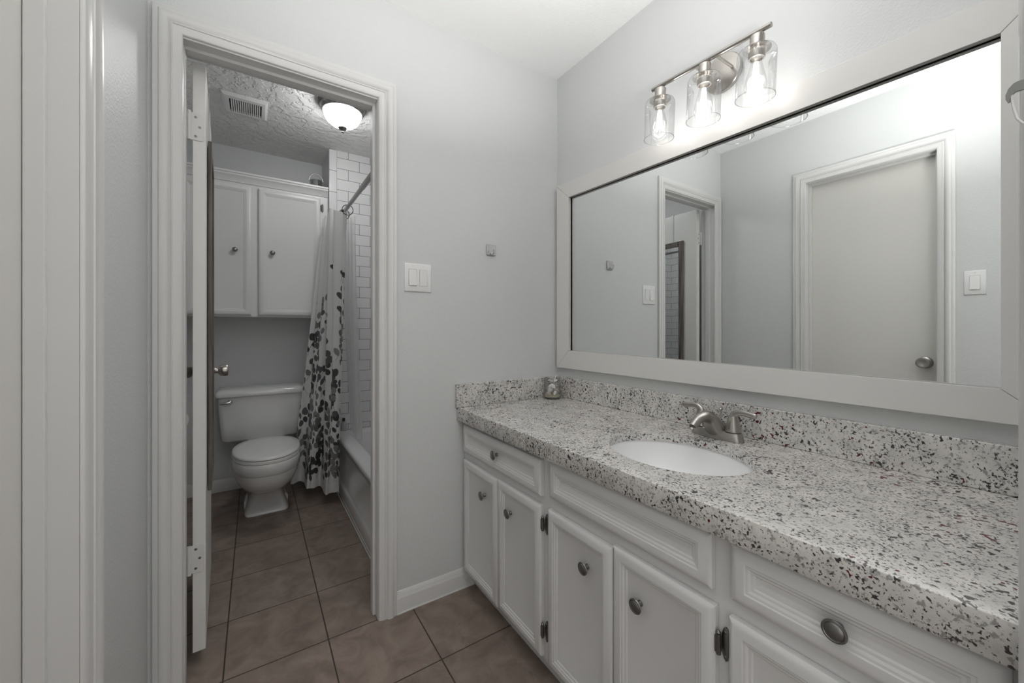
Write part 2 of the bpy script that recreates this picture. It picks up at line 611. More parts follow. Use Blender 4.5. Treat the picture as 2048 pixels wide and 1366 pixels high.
casing('trim_1', -1.568, -0.840, 2.115, lambda a, h, z: (a, -h, z), 'moulded white casing around the toilet room doorway')
casing('trim_2', -1.163, -0.472, 2.118, lambda a, h, z: (WX + h, a, z), 'moulded white casing around the cream door', 0.93)
casing('trim_3', -1.572, -0.580, 2.118, lambda a, h, z: (a, FY + h, z), 'white casing around the entry doorway at the vanity end')
jb = MB()
jb.box(-1.518, -1.5055, 0.0005, 0.1045, 0, 2.058).box(-0.911, -0.893, 0.0005, 0.1045, 0, 2.058).box(-1.5055, -0.911, 0.0005, 0.1045, 2.040, 2.058)
jb.box(-1.5055, -1.4975, 0.036, 0.070, 0, 2.040).box(-0.922, -0.911, 0.036, 0.070, 0, 2.040).box(-1.4975, -0.922, 0.036, 0.070, 2.029, 2.040)
struct('trim_4', jb, M['trim'], 'white jamb and stop of the toilet room doorway', 'door jamb', bev=0.0012)
jl = MB()
jl.box(WX - 0.0995, WX - 0.0005, -0.537, -0.52, 0, 2.068).box(WX - 0.0995, WX - 0.0005, -1.115, -1.098, 0, 2.068).box(WX - 0.0995, WX - 0.0005, -1.098, -0.537, 2.051, 2.068)
jl.box(WX - 0.066, WX - 0.040, -0.548, -0.537, 0, 2.051).box(WX - 0.066, WX - 0.040, -1.098, -1.087, 0, 2.051).box(WX - 0.066, WX - 0.040, -1.087, -0.548, 2.040, 2.051)
struct('trim_5', jl, M['trim'], 'white jamb and stop around the cream door', 'door jamb', bev=0.0012)
jf = MB()
jf.box(-1.52, -1.502, FY - 0.1095, FY - 0.0005, 0, 2.058).box(-0.650, -0.632, FY - 0.1095, FY - 0.0005, 0, 2.058).box(-1.502, -0.650, FY - 0.1095, FY - 0.0005, 2.040, 2.058)
struct('trim_6', jf, M['trim'], 'white jamb of the entry doorway', 'door jamb', bev=0.0012)

BASE = [(0.0, 0.0), (0.0125, 0.0), (0.0125, 0.058), (0.0115, 0.062), (0.009, 0.066), (0.0085, 0.071), (0.0065, 0.075), (0.005, 0.080), (0.003, 0.0835), (0.0, 0.0845)]
def baseboard(name, a0, a1, mp, label):
    rows = [[mp(a0, h, z) for h, z in BASE], [mp(a1, h, z) for h, z in BASE]]
    return struct(name, MB().loft(rows), M['trim'], label, 'baseboard', angle=30)
baseboard('baseboard_back', -0.840, -0.492, lambda a, h, z: (a, -h, z), 'white baseboard between the doorway and the vanity')
baseboard('baseboard_bath', BX, -0.867, lambda a, h, z: (a, DB - h, z), 'white baseboard behind the toilet')
baseboard('baseboard_left', -0.472, -0.001, lambda a, h, z: (WX + h, a, z), 'white baseboard between the cream door and the corner')
baseboard('baseboard_bath_left', 0.106, DB - 0.013, lambda a, h, z: (BX + h, a, z), 'white baseboard along the left of the toilet room')
struct('trim_7', MB().box(-0.839, -0.492, -0.0165, -0.0126, 0, 0.004), M['grime'], 'thin caulk line under the baseboard by the vanity', 'caulk line', smooth=False)

# ------------------------------------------------------------------ hardware helpers
def knob_profile(s=1.0):
    return [(0.0065 * s, 0), (0.0065 * s, 0.002), (0.0045 * s, 0.006), (0.005 * s, 0.012), (0.010 * s, 0.015), (0.0150 * s, 0.0175),
            (0.0158 * s, 0.0195), (0.0150 * s, 0.0212), (0.0128 * s, 0.0218), (0.0118 * s, 0.0210), (0.0108 * s, 0.0222), (0.006 * s, 0.0238), (0.0006, 0.0242)]

DOORP = [(0, 0), (0, 0.0125), (0.0015, 0.0142), (0.010, 0.0182), (0.014, 0.0192), (0.026, 0.0194), (0.028, 0.0175), (0.032, 0.0170),
         (0.036, 0.0140), (0.040, 0.0132), (0.043, 0.0105), (0.050, 0.0092), (0.052, 0.0085)]
def panel_front(a0, a1, z0, z1, mp, scale=1.0, dscale=1.0):
    """cabinet door or drawer front with a moulded frame; mp(a, depth, z)"""
    mb = MB()
    rings = []
    for t, h in DOORP:
        t *= scale
        h *= dscale
        rings.append([mp(a0 + t, h, z0 + t), mp(a1 - t, h, z0 + t), mp(a1 - t, h, z1 - t), mp(a0 + t, h, z1 - t)])
    mb.loft(rings, True, True)
    return mb

# ------------------------------------------------------------------ vanity cabinet
FX = -0.536
van = thing('vanity_cabinet', (-0.27, -0.76, 0), 'white painted vanity cabinet with moulded doors under the granite top', 'cabinet')
ff = MB()
ff.box(FX, FX + 0.02, -1.514, -0.002, 0.082, 0.7405)
part('face_frame', ff, M['cabinet'], van, bev=0.001)
part('side_panel', MB().box(FX + 0.0205, -0.002, -0.020, -0.002, 0.082, 0.7405), M['cabinet'], van, smooth=False)
part('side_panel', MB().box(FX + 0.0205, -0.002, -1.514, -1.496, 0.082, 0.7405), M['cabinet'], van, smooth=False)
part('bottom_panel', MB().box(FX + 0.0205, -0.002, -1.495, -0.021, 0.082, 0.098), M['cabinet'], van, smooth=False)
part('toe_kick', MB().box(-0.49, -0.472, -1.514, -0.002, 0, 0.0815), M['cabinet'], van, smooth=False)
vmp = lambda a, h, z: (FX - 0.0008 - h, a, z)
def vknob(parent, y, z):
    return part('knob', MB().lathe(knob_profile(1.1), (FX - 0.0008 - 0.0085, y, z), (-1, 0, 0), 28), M['pewter'], parent, angle=40, label='pewter round knob')
d1 = part('drawer', panel_front(-0.575, -0.022, 0.606, 0.722, vmp), M['cabinet'], van, angle=25)
vknob(d1, -0.296, 0.664)
d2 = part('false_front', panel_front(-1.134, -0.620, 0.620, 0.730, vmp), M['cabinet'], van, angle=25)
d3 = part('drawer', panel_front(-1.505, -1.172, 0.622, 0.730, vmp), M['cabinet'], van, angle=25)
vknob(d3, -1.336, 0.673)
doors = [(-0.309, -0.026, 0.092, 0.574, -0.203, 0.478, None), (-0.577, -0.313, 0.096, 0.577, -0.394, 0.482, -0.577),
         (-0.874, -0.612, 0.096, 0.580, -0.780, 0.485, None), (-1.141, -0.878, 0.096, 0.590, -0.957, 0.487, -1.141),
         (-1.505, -1.168, 0.096, 0.588, -1.46, 0.487, None)]
for a0, a1, z0, z1, ky, kz, hy in doors:
    d = part('door', panel_front(a0, a1, z0, z1, vmp), M['cabinet'], van, angle=25)
    vknob(d, ky, kz)
    if hy is not None:
        for hz in (0.520, 0.180):
            h = MB()
            # knuckle on the door edge and lozenge leaf on the face frame
            h.tube([(FX - 0.013, hy - 0.006, hz - 0.020), (FX - 0.013, hy - 0.006, hz + 0.020)], 0.0045, 12)
            h.lathe([(0.001, 0), (0.0042, 0.001), (0.0048, 0.003), (0.003, 0.006), (0.0005, 0.0075)], (FX - 0.013, hy - 0.006, hz + 0.020), (0, 0, 1), 12)
            h.box(FX - 0.017, FX - 0.0075, hy - 0.009, hy - 0.0005, hz - 0.016, hz + 0.016)
            leaf = [(-0.007, -0.018), (-0.011, -0.030), (-0.015, -0.034), (-0.019, -0.030), (-0.021, -0.018), (-0.021, 0.018), (-0.019, 0.030), (-0.015, 0.034), (-0.011, 0.030), (-0.007, 0.018)]
            h.loft([[(FX - 0.0005, hy + a, hz + b) for a, b in leaf], [(FX - 0.003, hy + a, hz + b) for a, b in leaf], [(FX - 0.0042, hy - 0.014 + (a + 0.014) * 0.75, hz + b * 0.93) for a, b in leaf]])
            for s in (-1, 1):
                h.lathe([(0.0032, 0), (0.0032, 0.0008), (0.0022, 0.0018), (0.0003, 0.002)], (FX - 0.0042, hy - 0.0148, hz + s * 0.024), (-1, 0, 0), 12)
            part('hinge', h, M['pewter'], d, angle=40, label='dark pewter lozenge hinge')

# ------------------------------------------------------------------ worktop
CX0, CY1, ZC = -0.573, -1.5145, 0.798
SX, SY, SA, SB = -0.327, -0.903, 0.158, 0.197
wt = thing('worktop', (-0.29, -0.76, 0.741), 'speckled white granite worktop with low upstands on the vanity', 'worktop')
def slab_with_hole(x0, x1, y0, y1, z0, z1, cx, cy, ax, ay, N=96):
    angs = [2 * math.pi * i / N for i in range(N)]
    for px, py in ((x0, y0), (x1, y0), (x1, y1), (x0, y1)):
        a = math.atan2(py - cy, px - cx) % (2 * math.pi)
        k = min(range(N), key=lambda i: abs((angs[i] - a + math.pi) % (2 * math.pi) - math.pi))
        angs[k] = a
    angs.sort()
    def outer(a):
        c, s = math.cos(a), math.sin(a)
        t = min(((x1 - cx) / c if c > 1e-9 else (x0 - cx) / c if c < -1e-9 else 1e9), ((y1 - cy) / s if s > 1e-9 else (y0 - cy) / s if s < -1e-9 else 1e9))
        return cx + c * t, cy + s * t
    def inner(a):
        c, s = math.cos(a), math.sin(a)
        k = 1 / math.sqrt((c / ax) ** 2 + (s / ay) ** 2)
        return cx + c * k, cy + s * k
    O = [outer(a) for a in angs]
    I = [inner(a) for a in angs]
    mb = MB()
    mb.loft([[(p[0], p[1], z0) for p in I], [(p[0], p[1], z0) for p in O], [(p[0], p[1], z1) for p in O], [(p[0], p[1], z1) for p in I], [(p[0], p[1], z0) for p in I]], False, False)
    # weld the first and last rings
    n = len(angs)
    last = 4 * n
    mb.f = [tuple((i - last) if i >= last else i for i in f) for f in mb.f]
    mb.v = mb.v[:last]
    return mb
ct = slab_with_hole(CX0 + 0.034, -0.0005, CY1, -0.0005, 0.776, ZC, SX, SY, SA, SB)
part('countertop', ct, M['granite'], wt, angle=30)
ep = [(0.034, 0.742), (0.034, ZC), (0.0018, ZC), (0.0008, ZC - 0.0004), (0.0002, ZC - 0.0010), (0.0, ZC - 0.0020), (0.0, 0.7435), (0.0012, 0.742)]
part('front_edge', MB().loft([[(CX0 + h, CY1, z) for h, z in ep], [(CX0 + h, -0.0005, z) for h, z in ep]]), M['granite'], wt, angle=40)
part('subtop', MB().box(CX0 + 0.0345, SX - SA - 0.03, CY1 + 0.001, -0.001, 0.742, 0.7755), M['cabinet'], wt, smooth=False)
part('backsplash', MB().box(-0.0205, -0.0005, CY1, -0.0215, ZC + 0.0003, 0.900), M['granite'], wt, bev=0.002)
part('side_splash', MB().box(CX0 - 0.008, -0.0005, -0.0208, -0.0005, ZC + 0.0003, 0.900), M['granite'], wt, bev=0.002)

# sink
sk = thing('sink', (SX, SY, 0.637), 'oval white undermount sink set in the granite worktop', 'sink')
prof = [(0.985, 0.7755), (0.975, 0.760), (0.95, 0.735), (0.89, 0.705), (0.78, 0.678), (0.60, 0.660), (0.35, 0.652), (0.14, 0.649)]
sk_out = [(1.11, 0.7755), (1.11, 0.764), (1.01, 0.756), (0.98, 0.724), (0.9, 0.692), (0.78, 0.664), (0.6, 0.647), (0.3, 0.639), (0.14, 0.637)]
outer = [[(SX + (SA + 0.006) * k * math.cos(2 * math.pi * j / 72), SY + (SB + 0.006) * k * math.sin(2 * math.pi * j / 72), z) for j in range(72)] for k, z in sk_out]
inner = [[(SX + (SA + 0.006) * k * math.cos(2 * math.pi * j / 72), SY + (SB + 0.006) * k * math.sin(2 * math.pi * j / 72), z) for j in range(72)] for k, z in prof]
part('basin', MB().loft(list(reversed(outer)) + inner, True, True), M['sink'], sk, angle=50)
part('drain', MB().lathe([(0.021, 0.0), (0.021, 0.0025), (0.016, 0.003), (0.013, 0.001), (0.0005, 0.001)], (SX, SY, 0.6492), (0, 0, 1), 28), M['nickel'], sk, label='metal sink drain')

# faucet
FXc, FYc = -0.088, -0.888
fa = thing('faucet', (FXc, FYc, ZC), 'brushed nickel two-handle faucet behind the oval sink', 'faucet')
def plan(rx, ry, z, n=2.6):
    return [(FXc + x - FXc, y, zz) for x, y, zz in sring(FXc, FYc, rx, ry, ry, z, n, 56)]
fb = MB()
fb.loft([plan(0.0285, 0.082, ZC + 0.0005), plan(0.0285, 0.082, ZC + 0.003), plan(0.026, 0.0785, ZC + 0.015), plan(0.0235, 0.0745, ZC + 0.026), plan(0.018, 0.068, ZC + 0.0285)])
part('base', fb, M['nickel'], fa, angle=40)
# spout: broad body rising and arching toward the basin
ctrl = [(FXc + 0.002, 0.020, 0.033), (FXc - 0.010, 0.033, 0.032), (FXc - 0.022, 0.046, 0.0285), (FXc - 0.040, 0.066, 0.0228), (FXc - 0.066, 0.0750, 0.0182), (FXc - 0.097, 0.0715, 0.0152), (FXc - 0.122, 0.0590, 0.0138), (FXc - 0.134, 0.0510, 0.0132)]
def catmull(c, n):
    out = []
    for i in range(len(c) - 1):
        p0, p1, p2, p3 = c[max(i - 1, 0)], c[i], c[i + 1], c[min(i + 2, len(c) - 1)]
        for k in range(n):
            t = k / n
            out.append(tuple(0.5 * (2 * b_ + (c_ - a_) * t + (2 * a_ - 5 * b_ + 4 * c_ - d_) * t * t + (3 * b_ - a_ - 3 * c_ + d_) * t ** 3) for a_, b_, c_, d_ in zip(p0, p1, p2, p3)))
    out.append(c[-1])
    return out
cc = catmull(ctrl, 4)
sp_pts = [(x, FYc, ZC + 0.0 + z) for x, z, r in cc]
part('spout', MB().tube(sp_pts, [r for x, z, r in cc], 24, 0.86, up=(-1, 0, 0)), M['nickel'], fa, angle=60)
part('aerator', MB().lathe([(0.010, 0), (0.010, 0.006), (0.0085, 0.006), (0.0085, 0.004), (0.0005, 0.004)], Vector(sp_pts[-1]) + Vector((-0.001, 0, -0.002)), (-0.35, 0, -1), 20), M['chrome'], fa)
for s in (1, -1):
    hy = FYc + s * 0.0515
    hb = MB()
    hb.lathe([(0.0235, 0), (0.0235, 0.001), (0.0215, 0.010), (0.0175, 0.028), (0.014, 0.042), (0.0125, 0.048)], (FXc, hy, ZC + 0.0292), (0, 0, 1), 28)
    pts = [(FXc, hy, ZC + 0.070), (FXc, hy + s * 0.004, ZC + 0.081), (FXc, hy + s * 0.014, ZC + 0.0885), (FXc, hy + s * 0.030, ZC + 0.0905), (FXc - 0.001, hy + s * 0.047, ZC + 0.0875), (FXc - 0.002, hy + s * 0.060, ZC + 0.0865), (FXc - 0.002, hy + s * 0.066, ZC + 0.0880), (FXc - 0.002, hy + s * 0.069, ZC + 0.0885)]
    hb.tube(pts, [0.0128, 0.0118, 0.0095, 0.0082, 0.0085, 0.0085, 0.007, 0.003], 16, 0.62, up=(0, 0, 1) if False else None)
    part('handle', hb, M['nickel'], fa, angle=55)
rod = MB().tube([(FXc + 0.024, FYc, ZC + 0.020), (FXc + 0.024, FYc, ZC + 0.082)], 0.0022, 10)
rod.lathe([(0.002, 0), (0.0055, 0.002), (0.006, 0.006), (0.004, 0.009), (0.0005, 0.010)], (FXc + 0.024, FYc, ZC + 0.081), (0, 0, 1), 16)
part('lift_rod', rod, M['nickel'], fa)

# ------------------------------------------------------------------ framed mirror
mi = thing('wall_mirror', (-0.01, -0.75, 0.945), 'wide mirror in a flat white frame above the worktop', 'mirror')
oy0, oy1 = -0.026, -1.530
outer_c = {'tl': (oy0, 1.868), 'tr': (-1.5285, 1.832), 'br': (-1.5285, 0.946), 'bl': (oy0, 0.946)}
inner_c = {'tl': (-0.117, 1.789), 'tr': (-1.448, 1.753), 'br': (-1.448, 1.017), 'bl': (-0.117, 1.036)}
def lerp2(a, b, t):
    return (a[0] + (b[0] - a[0]) * t, a[1] + (b[1] - a[1]) * t)
def rail(k0, k1, eps):
    O0, O1, I0, I1 = outer_c[k0], outer_c[k1], inner_c[k0], inner_c[k1]
    d = Vector((O1[0] - O0[0], O1[1] - O0[1])).normalized() * eps
    q = [(O0[0] + d.x, O0[1] + d.y), (O1[0] - d.x, O1[1] - d.y), (I1[0] - d.x, I1[1] - d.y), (I0[0] + d.x, I0[1] + d.y)]
    mb = MB()
    mb.loft([[(-0.0105, y, z) for y, z in q], [(-0.026, y, z) for y, z in q]])
    q2 = [q[0], q[1], lerp2(q[1], q[2], 0.7), lerp2(q[0], q[3], 0.7)]
    mb.loft([[(-0.001, y, z) for y, z in q2], [(-0.0105, y, z) for y, z in q2]])
    return mb
for a, b in (('tl', 'tr'), ('tr', 'br'), ('br', 'bl'), ('bl', 'tl')):
    part('frame_rail', rail(a, b, 0.0004), M['mframe'], mi, bev=0.0012)
g = 0.012
gl = [(-0.117 + g, 1.789 + g), (-1.448 - g, 1.753 + g), (-1.448 - g, 1.017 - g), (-0.117 + g, 1.036 - g)]
part('mirror_glass', MB().loft([[(-0.0015, y, z) for y, z in gl], [(-0.006, y, z) for y, z in gl]]), M['mirror'], mi, smooth=False, label='silvered mirror glass')

# ------------------------------------------------------------------ vanity light
vl = thing('vanity_light', (-0.03, -0.864, 1.995), 'three-light brushed nickel fixture with clear glass shades above the mirror', 'light fixture')
bp_prof = [(0.062, 0.0), (0.062, 0.012), (0.060, 0.0145), (0.030, 0.018), (0.012, 0.020), (0.0005, 0.0205)]
part('backplate', MB().lathe(bp_prof, (-0.0005, -0.864, 1.995), (-1, 0, 0), 56), M['nickel'], vl)
BXL, BZ = -0.112, 1.997
part('bar', MB().tube([(BXL, -0.666, BZ), (BXL, -1.056, BZ)], 0.0075, 16), M['nickel'], vl)
for dy in (0.035, -0.035):
    part('arm', MB().tube([(-0.014, -0.864 + dy, BZ), (BXL + 0.004, -0.864 + dy, BZ)], 0.0045, 12), M['nickel'], vl)
for ly in (-0.700, -0.864, -1.020):
    so = MB()
    so.lathe([(0.0185, 0.0), (0.0190, -0.0015), (0.0190, -0.026), (0.0195, -0.030), (0.034, -0.034), (0.036, -0.036), (0.036, -0.038), (0.0215, -0.038), (0.0215, -0.062), (0.0205, -0.064), (0.0165, -0.064), (0.0165, -0.058), (0.0005, -0.058)], (BXL, ly, BZ - 0.012), (0, 0, 1), 32)
    sock = part('socket', so, M['nickel'], vl, angle=40)
    zt, zb_ = BZ - 0.0505, BZ - 0.186
    sh = MB().lathe([(0.026, zt), (0.040, zt - 0.0005), (0.0465, zt - 0.004), (0.0492, zt - 0.010), (0.0500, zt - 0.02), (0.0500, zb_)], (BXL, ly, 0), (0, 0, 1), 56, False, False)
    shd = part('shade', sh, M['glass'], vl, angle=60, label='clear glass cylinder shade')
    part('rim', MB().torus((BXL, ly, zb_), (0, 0, 1), 0.0500, 0.0011, 56, 8), M['glass_rim'], shd)
    bz = BZ - 0.072
    bl = MB().lathe([(0.013, bz + 0.008), (0.013, bz), (0.0135, bz - 0.012), (0.019, bz - 0.036), (0.026, bz - 0.062), (0.029, bz - 0.078), (0.0285, bz - 0.088), (0.024, bz - 0.099), (0.015, bz - 0.107), (0.005, bz - 0.110), (0.0005, bz - 0.1102)], (BXL, ly, 0), (0, 0, 1), 32, True, True)
    bulb = part('bulb', bl, M['bulbglass'], sock, angle=60, label='clear teardrop bulb, lit')
    fm = MB()
    for k in range(6):
        a = 2 * math.pi * k / 6 + 0.3
        fm.tube([(BXL + 0.0045 * math.cos(a), ly + 0.0045 * math.sin(a), bz - 0.014), (BXL + 0.0105 * math.cos(a), ly + 0.0105 * math.sin(a), bz - 0.084)], 0.0017, 8)
    part('filament', fm, M['filament'], sock, label='glowing filaments')
    ld = bpy.data.lights.new('bulb_glow', 'POINT')
    ld.energy = BULB_WATTS
    ld.color = (1.0, 0.975, 0.95)
    ld.shadow_soft_size = 0.026
    lo = bpy.data.objects.new('bulb_glow', ld)
    COL.objects.link(lo)
    lo.parent = vl
    lo.location = Vector((BXL, ly, bz - 0.055)) - Vector(vl.location)

vl.rotation_euler = (R(2.2), 0, 0)

# ------------------------------------------------------------------ switches and hook
def switch(name, mp, a0, a1, z0, z1, rock, label):
    c = mp((a0 + a1) / 2, 0, z0)
    t = thing(name, c, label, 'light switch')
    mb = MB()
    w, h = a1 - a0, z1 - z0
    def ring(i, d):
        return [mp(a0 + i, d, z0 + i), mp(a1 - i, d, z0 + i), mp(a1 - i, d, z1 - i), mp(a0 + i, d, z1 - i)]
    mb.loft([ring(0, 0.0003), ring(0, 0.003), ring(0.0015, 0.005), ring(0.003, 0.0056)])
    part('cover_plate', mb, M['plastic'], t, angle=60)
    zc = (z0 + z1) / 2
    for k, ac in enumerate(rock):
        r = MB()
        u = 0.0162
        v = 0.033
        d0, d1 = (0.0060, 0.0105) if k == 0 else (0.0095, 0.0062)
        r.loft([[mp(ac - u, 0.0057, zc - v), mp(ac + u, 0.0057, zc - v), mp(ac + u, 0.0057, zc + v), mp(ac - u, 0.0057, zc + v)],
                [mp(ac - u, d1, zc - v), mp(ac + u, d1, zc - v), mp(ac + u, d0, zc + v), mp(ac - u, d0, zc + v)]])
        part('rocker', r, M['plastic'], t, bev=0.0006)
        fr = MB()
        o_, i_ = 0.0012, 0.0002
        rr = lambda e, d: [mp(ac - u - e, d, zc - v - e), mp(ac + u + e, d, zc - v - e), mp(ac + u + e, d, zc + v + e), mp(ac - u - e, d, zc + v + e)]
        fr.loft([rr(o_, 0.0056), rr(o_, 0.0062), rr(i_, 0.0062), rr(i_, 0.0056)], False, False)
        part('rocker_bezel', fr, M['bezel'], t, smooth=False)
        for s in (-1, 1):
            p0, p1 = Vector(mp(ac, 0.0056, zc + s * 0.0485)), Vector(mp(ac, 0.0066, zc + s * 0.0485))
            part('screw', MB().lathe([(0.003, 0), (0.0026, 0.0009), (0.0004, 0.0011)], p0, p1 - p0, 14), M['plastic'], t)
    return t
switch('light_switch', lambda a, d, z: (a, -d, z), -0.807, -0.692, 1.295, 1.411, (-0.7725, -0.7265), 'white double rocker switch plate beside the toilet room doorway')
switch('light_switch', lambda a, d, z: (WX + d, a, z), -1.259, -1.189, 1.306, 1.421, (-1.224,), 'white single rocker switch beside the cream door, seen in the mirror')
hk = thing('wall_hook', (-0.400, 0, 1.485), 'small square polished hook on the wall left of the mirror', 'hook')
part('plate', MB().box(-0.425, -0.377, -0.0065, -0.0004, 1.482, 1.531), M['chrome'], hk, bev=0.002)
part('prong', MB().tube([(-0.401, -0.0066, 1.494), (-0.401, -0.016, 1.486), (-0.401, -0.026, 1.487), (-0.401, -0.030, 1.497), (-0.401, -0.0305, 1.507)], [0.0035, 0.0035, 0.0035, 0.0035, 0.003], 12), M['chrome'], hk)

# ------------------------------------------------------------------ jar of shells
JX, JY = -0.088, -0.068
jar = thing('glass_jar', (JX, JY, ZC + 0.0005), 'clear glass jar of seashells in the worktop corner', 'jar')
jz = ZC + 0.0006
jm = MB().lathe([(0.0005, jz), (0.034, jz), (0.0405, jz + 0.003), (0.0425, jz + 0.010), (0.0425, jz + 0.088), (0.0415, jz + 0.094), (0.0405, jz + 0.103), (0.0385, jz + 0.103), (0.0395, jz + 0.093), (0.0400, jz + 0.088), (0.0400, jz + 0.012), (0.034, jz + 0.0065), (0.0005, jz + 0.006)], (JX, JY, 0), (0, 0, 1), 48, False, False)
part('glass', jm, M['jarglass'], jar, angle=50)
sd = single('sand', MB().lathe([(0.030, jz + 0.0072), (0.0385, jz + 0.0125), (0.039, jz + 0.019), (0.022, jz + 0.022), (0.0005, jz + 0.020)], (JX, JY, 0), (0, 0, 1), 36), M['sand'], (JX, JY, jz + 0.0072), 'pale sand in the bottom of the glass jar', 'sand', kind='stuff')
def scallop(r, n=30):
    mb = MB()
    rings = []
    for i in range(7):
        t = i / 6
        ring = []
        for j in range(n + 1):
            a = -R(125) / 2 * 1.35 + R(125) * 1.35 * j / n
            rad = r * t * (1 - 0.04 * (1 - math.cos(a * 9)) * t) * (1.0 - 0.12 * abs(a))
            hh = 0.42 * r * math.sin(math.pi * min(1, t * 0.9 + 0.05)) * math.cos(a * 0.7) + 0.03 * r * math.cos(a * 22) * t
            ring.append((rad * math.sin(a), rad * math.cos(a) - r * 0.5, hh))
        rings.append(ring)
    under = [[(x, y, z - 0.08 * r) for x, y, z in rg] for rg in reversed(rings)]
    mb.loft(rings + under, False, False, closed=False)
    return mb
def whelk(r):
    pts, rad = [], []
    for i in range(46):
        t = i / 45
        a = t * 5.2 * math.pi
        q = (1 - t) ** 1.15
        pts.append((0.45 * r * q * math.cos(a), 0.45 * r * q * math.sin(a), -0.55 * r + 1.5 * r * t))
        rad.append(0.45 * r * q + 0.02 * r)
    return MB().tube(pts, rad, 10)
shells = [('scallop', 0.019, 'shell_tan', (-0.018, -0.016, 0.030), (65, 10, 20), 'tan scallop shell low at the front left of the jar'),
          ('scallop', 0.020, 'shell_white', (0.012, -0.020, 0.032), (70, -10, 60), 'white scallop shell low at the front of the jar'),
          ('scallop', 0.022, 'shell_white', (-0.002, -0.021, 0.066), (82, 8, -10), 'large white scallop shell facing out at the middle of the jar'),
          ('scallop', 0.020, 'shell_grey', (-0.024, -0.006, 0.054), (75, 0, -60), 'grey scallop shell at the left of the jar'),
          ('scallop', 0.018, 'shell_grey', (0.021, -0.013, 0.060), (80, 5, 50), 'small grey scallop shell at the right of the jar'),
          ('whelk', 0.018, 'shell_white', (-0.010, -0.017, 0.044), (100, 30, 20), 'white spiral shell lying across the jar front'),
          ('whelk', 0.017, 'shell_tan', (0.022, -0.004, 0.040), (80, -50, 10), 'tan spiral shell low at the right of the jar'),
          ('scallop', 0.021, 'shell_tan', (-0.012, -0.004, 0.087), (20, 20, 30), 'tan scallop shell on top of the heap in the jar'),
          ('scallop', 0.018, 'shell_white', (0.016, 0.006, 0.086), (35, -30, -40), 'white scallop shell on top of the heap in the jar'),
          ('whelk', 0.017, 'shell_grey', (-0.010, 0.018, 0.045), (70, 20, 90), 'grey spiral shell hidden at the back of the jar'),
          ('scallop', 0.020, 'shell_white', (0.006, 0.018, 0.066), (60, 0, 160), 'white scallop shell at the back of the jar')]
for kind, r, mt, off, rot, lab in shells:
    mb = scallop(r) if kind == 'scallop' else whelk(r)
    o = finish('seashell', mb, M[mt], (0, 0, 0), True, 60, 0, 2)
    ca_, sa_ = math.cos(R(-39)), math.sin(R(-39))
    o.location = (JX + off[0] * ca_ - off[1] * sa_, JY + off[0] * sa_ + off[1] * ca_, jz + off[2])
    o.rotation_euler = (R(rot[0]), R(rot[1]), R(rot[2] - 39))
    tag(o, lab, 'seashell', 'seashells in the glass jar')
tw = MB().tube([(JX + 0.016, JY + 0.004, jz + 0.078), (JX + 0.020, JY + 0.006, jz + 0.092), (JX + 0.027, JY + 0.008, jz + 0.107), (JX + 0.025, JY + 0.009, jz + 0.116)], [0.0022, 0.002, 0.0018, 0.0012], 8)
tw.tube([(JX + 0.0262, JY + 0.0078, jz + 0.104), (JX + 0.033, JY + 0.006, jz + 0.110)], [0.0016, 0.001], 8)
single('coral_twig', tw, M['shell_white'], (JX + 0.02, JY + 0.006, jz + 0.078), 'white forked coral twig poking out of the jar top', 'coral')

# ------------------------------------------------------------------ doors
def door_knob(t, base, d, label=None):
    """round tulip knob; base point on the door face, d outward direction (local)"""
    mb = MB()
    mb.lathe([(0.031, 0), (0.031, 0.003), (0.027, 0.008), (0.014, 0.012), (0.0115, 0.016), (0.0115, 0.026), (0.019, 0.029), (0.0245, 0.034), (0.0265, 0.045), (0.0272, 0.058), (0.0255, 0.0615), (0.021, 0.0625), (0.014, 0.0595), (0.0005, 0.0585)], base, d, 36)
    return part('knob', mb, M['nickel'], t, angle=40, label=label or 'brushed nickel door knob')

HL = (-1.487, 0.108)
ANG = R(92.8)
DW_ = 0.575
dr = thing('door_1', (HL[0], HL[1], 0.0), 'white door of the toilet room standing open', 'door', kind='structure', rot=ANG, local=True)
part('door_panel', MB().box(0.0, DW_, -0.035, 0.0, 0.058, 2.035), M['bathdoor'], dr, bev=0.0015)
door_knob(dr, (DW_ - 0.060, -0.0352, 0.955), (0, -1, 0))
door_knob(dr, (DW_ - 0.060, 0.0002, 0.955), (0, 1, 0))
for hz in (1.818, 0.372):
    h = MB()
    # leaf on the door's edge with rounded outer corners (local x = 0 faces the main room)
    pts = [(0.012, -0.046), (-0.022, -0.046), (-0.027, -0.044), (-0.0295, -0.039), (-0.0295, 0.039), (-0.027, 0.044), (-0.022, 0.046), (0.012, 0.046)]
    h.loft([[(-0.0004, a, hz + b) for a, b in pts], [(-0.0026, a, hz + b) for a, b in pts]])
    hg = part('hinge', h, M['trim'], dr, bev=0.0006, label='white painted door hinge')
    part('hinge_pin', MB().tube([(-0.006, 0.0085, hz - 0.048), (-0.006, 0.0085, hz + 0.048)], 0.0058, 14), M['trim'], hg)
    for a, b in ((-0.0085, 0.032), (-0.019, 0.0), (-0.0085, -0.032)):
        part('screw', MB().lathe([(0.0042, 0), (0.0036, 0.0012), (0.0015, 0.0014), (0.0012, 0.0004), (0.0003, 0.0004)], (-0.0026, a, hz + b), (-1, 0, 0), 14), M['pewter'], hg, label='bare metal hinge screw')
part('latch_plate', MB().box(DW_ + 0.0002, DW_ + 0.0016, -0.030, -0.005, 0.927, 0.983), M['nickel'], dr)

Rz = Matrix.Rotation(ANG, 3, 'Z')
def dloc(x, y, z):
    p = Rz @ Vector((x, y, 0))
    return (HL[0] + p.x, HL[1] + p.y, z)
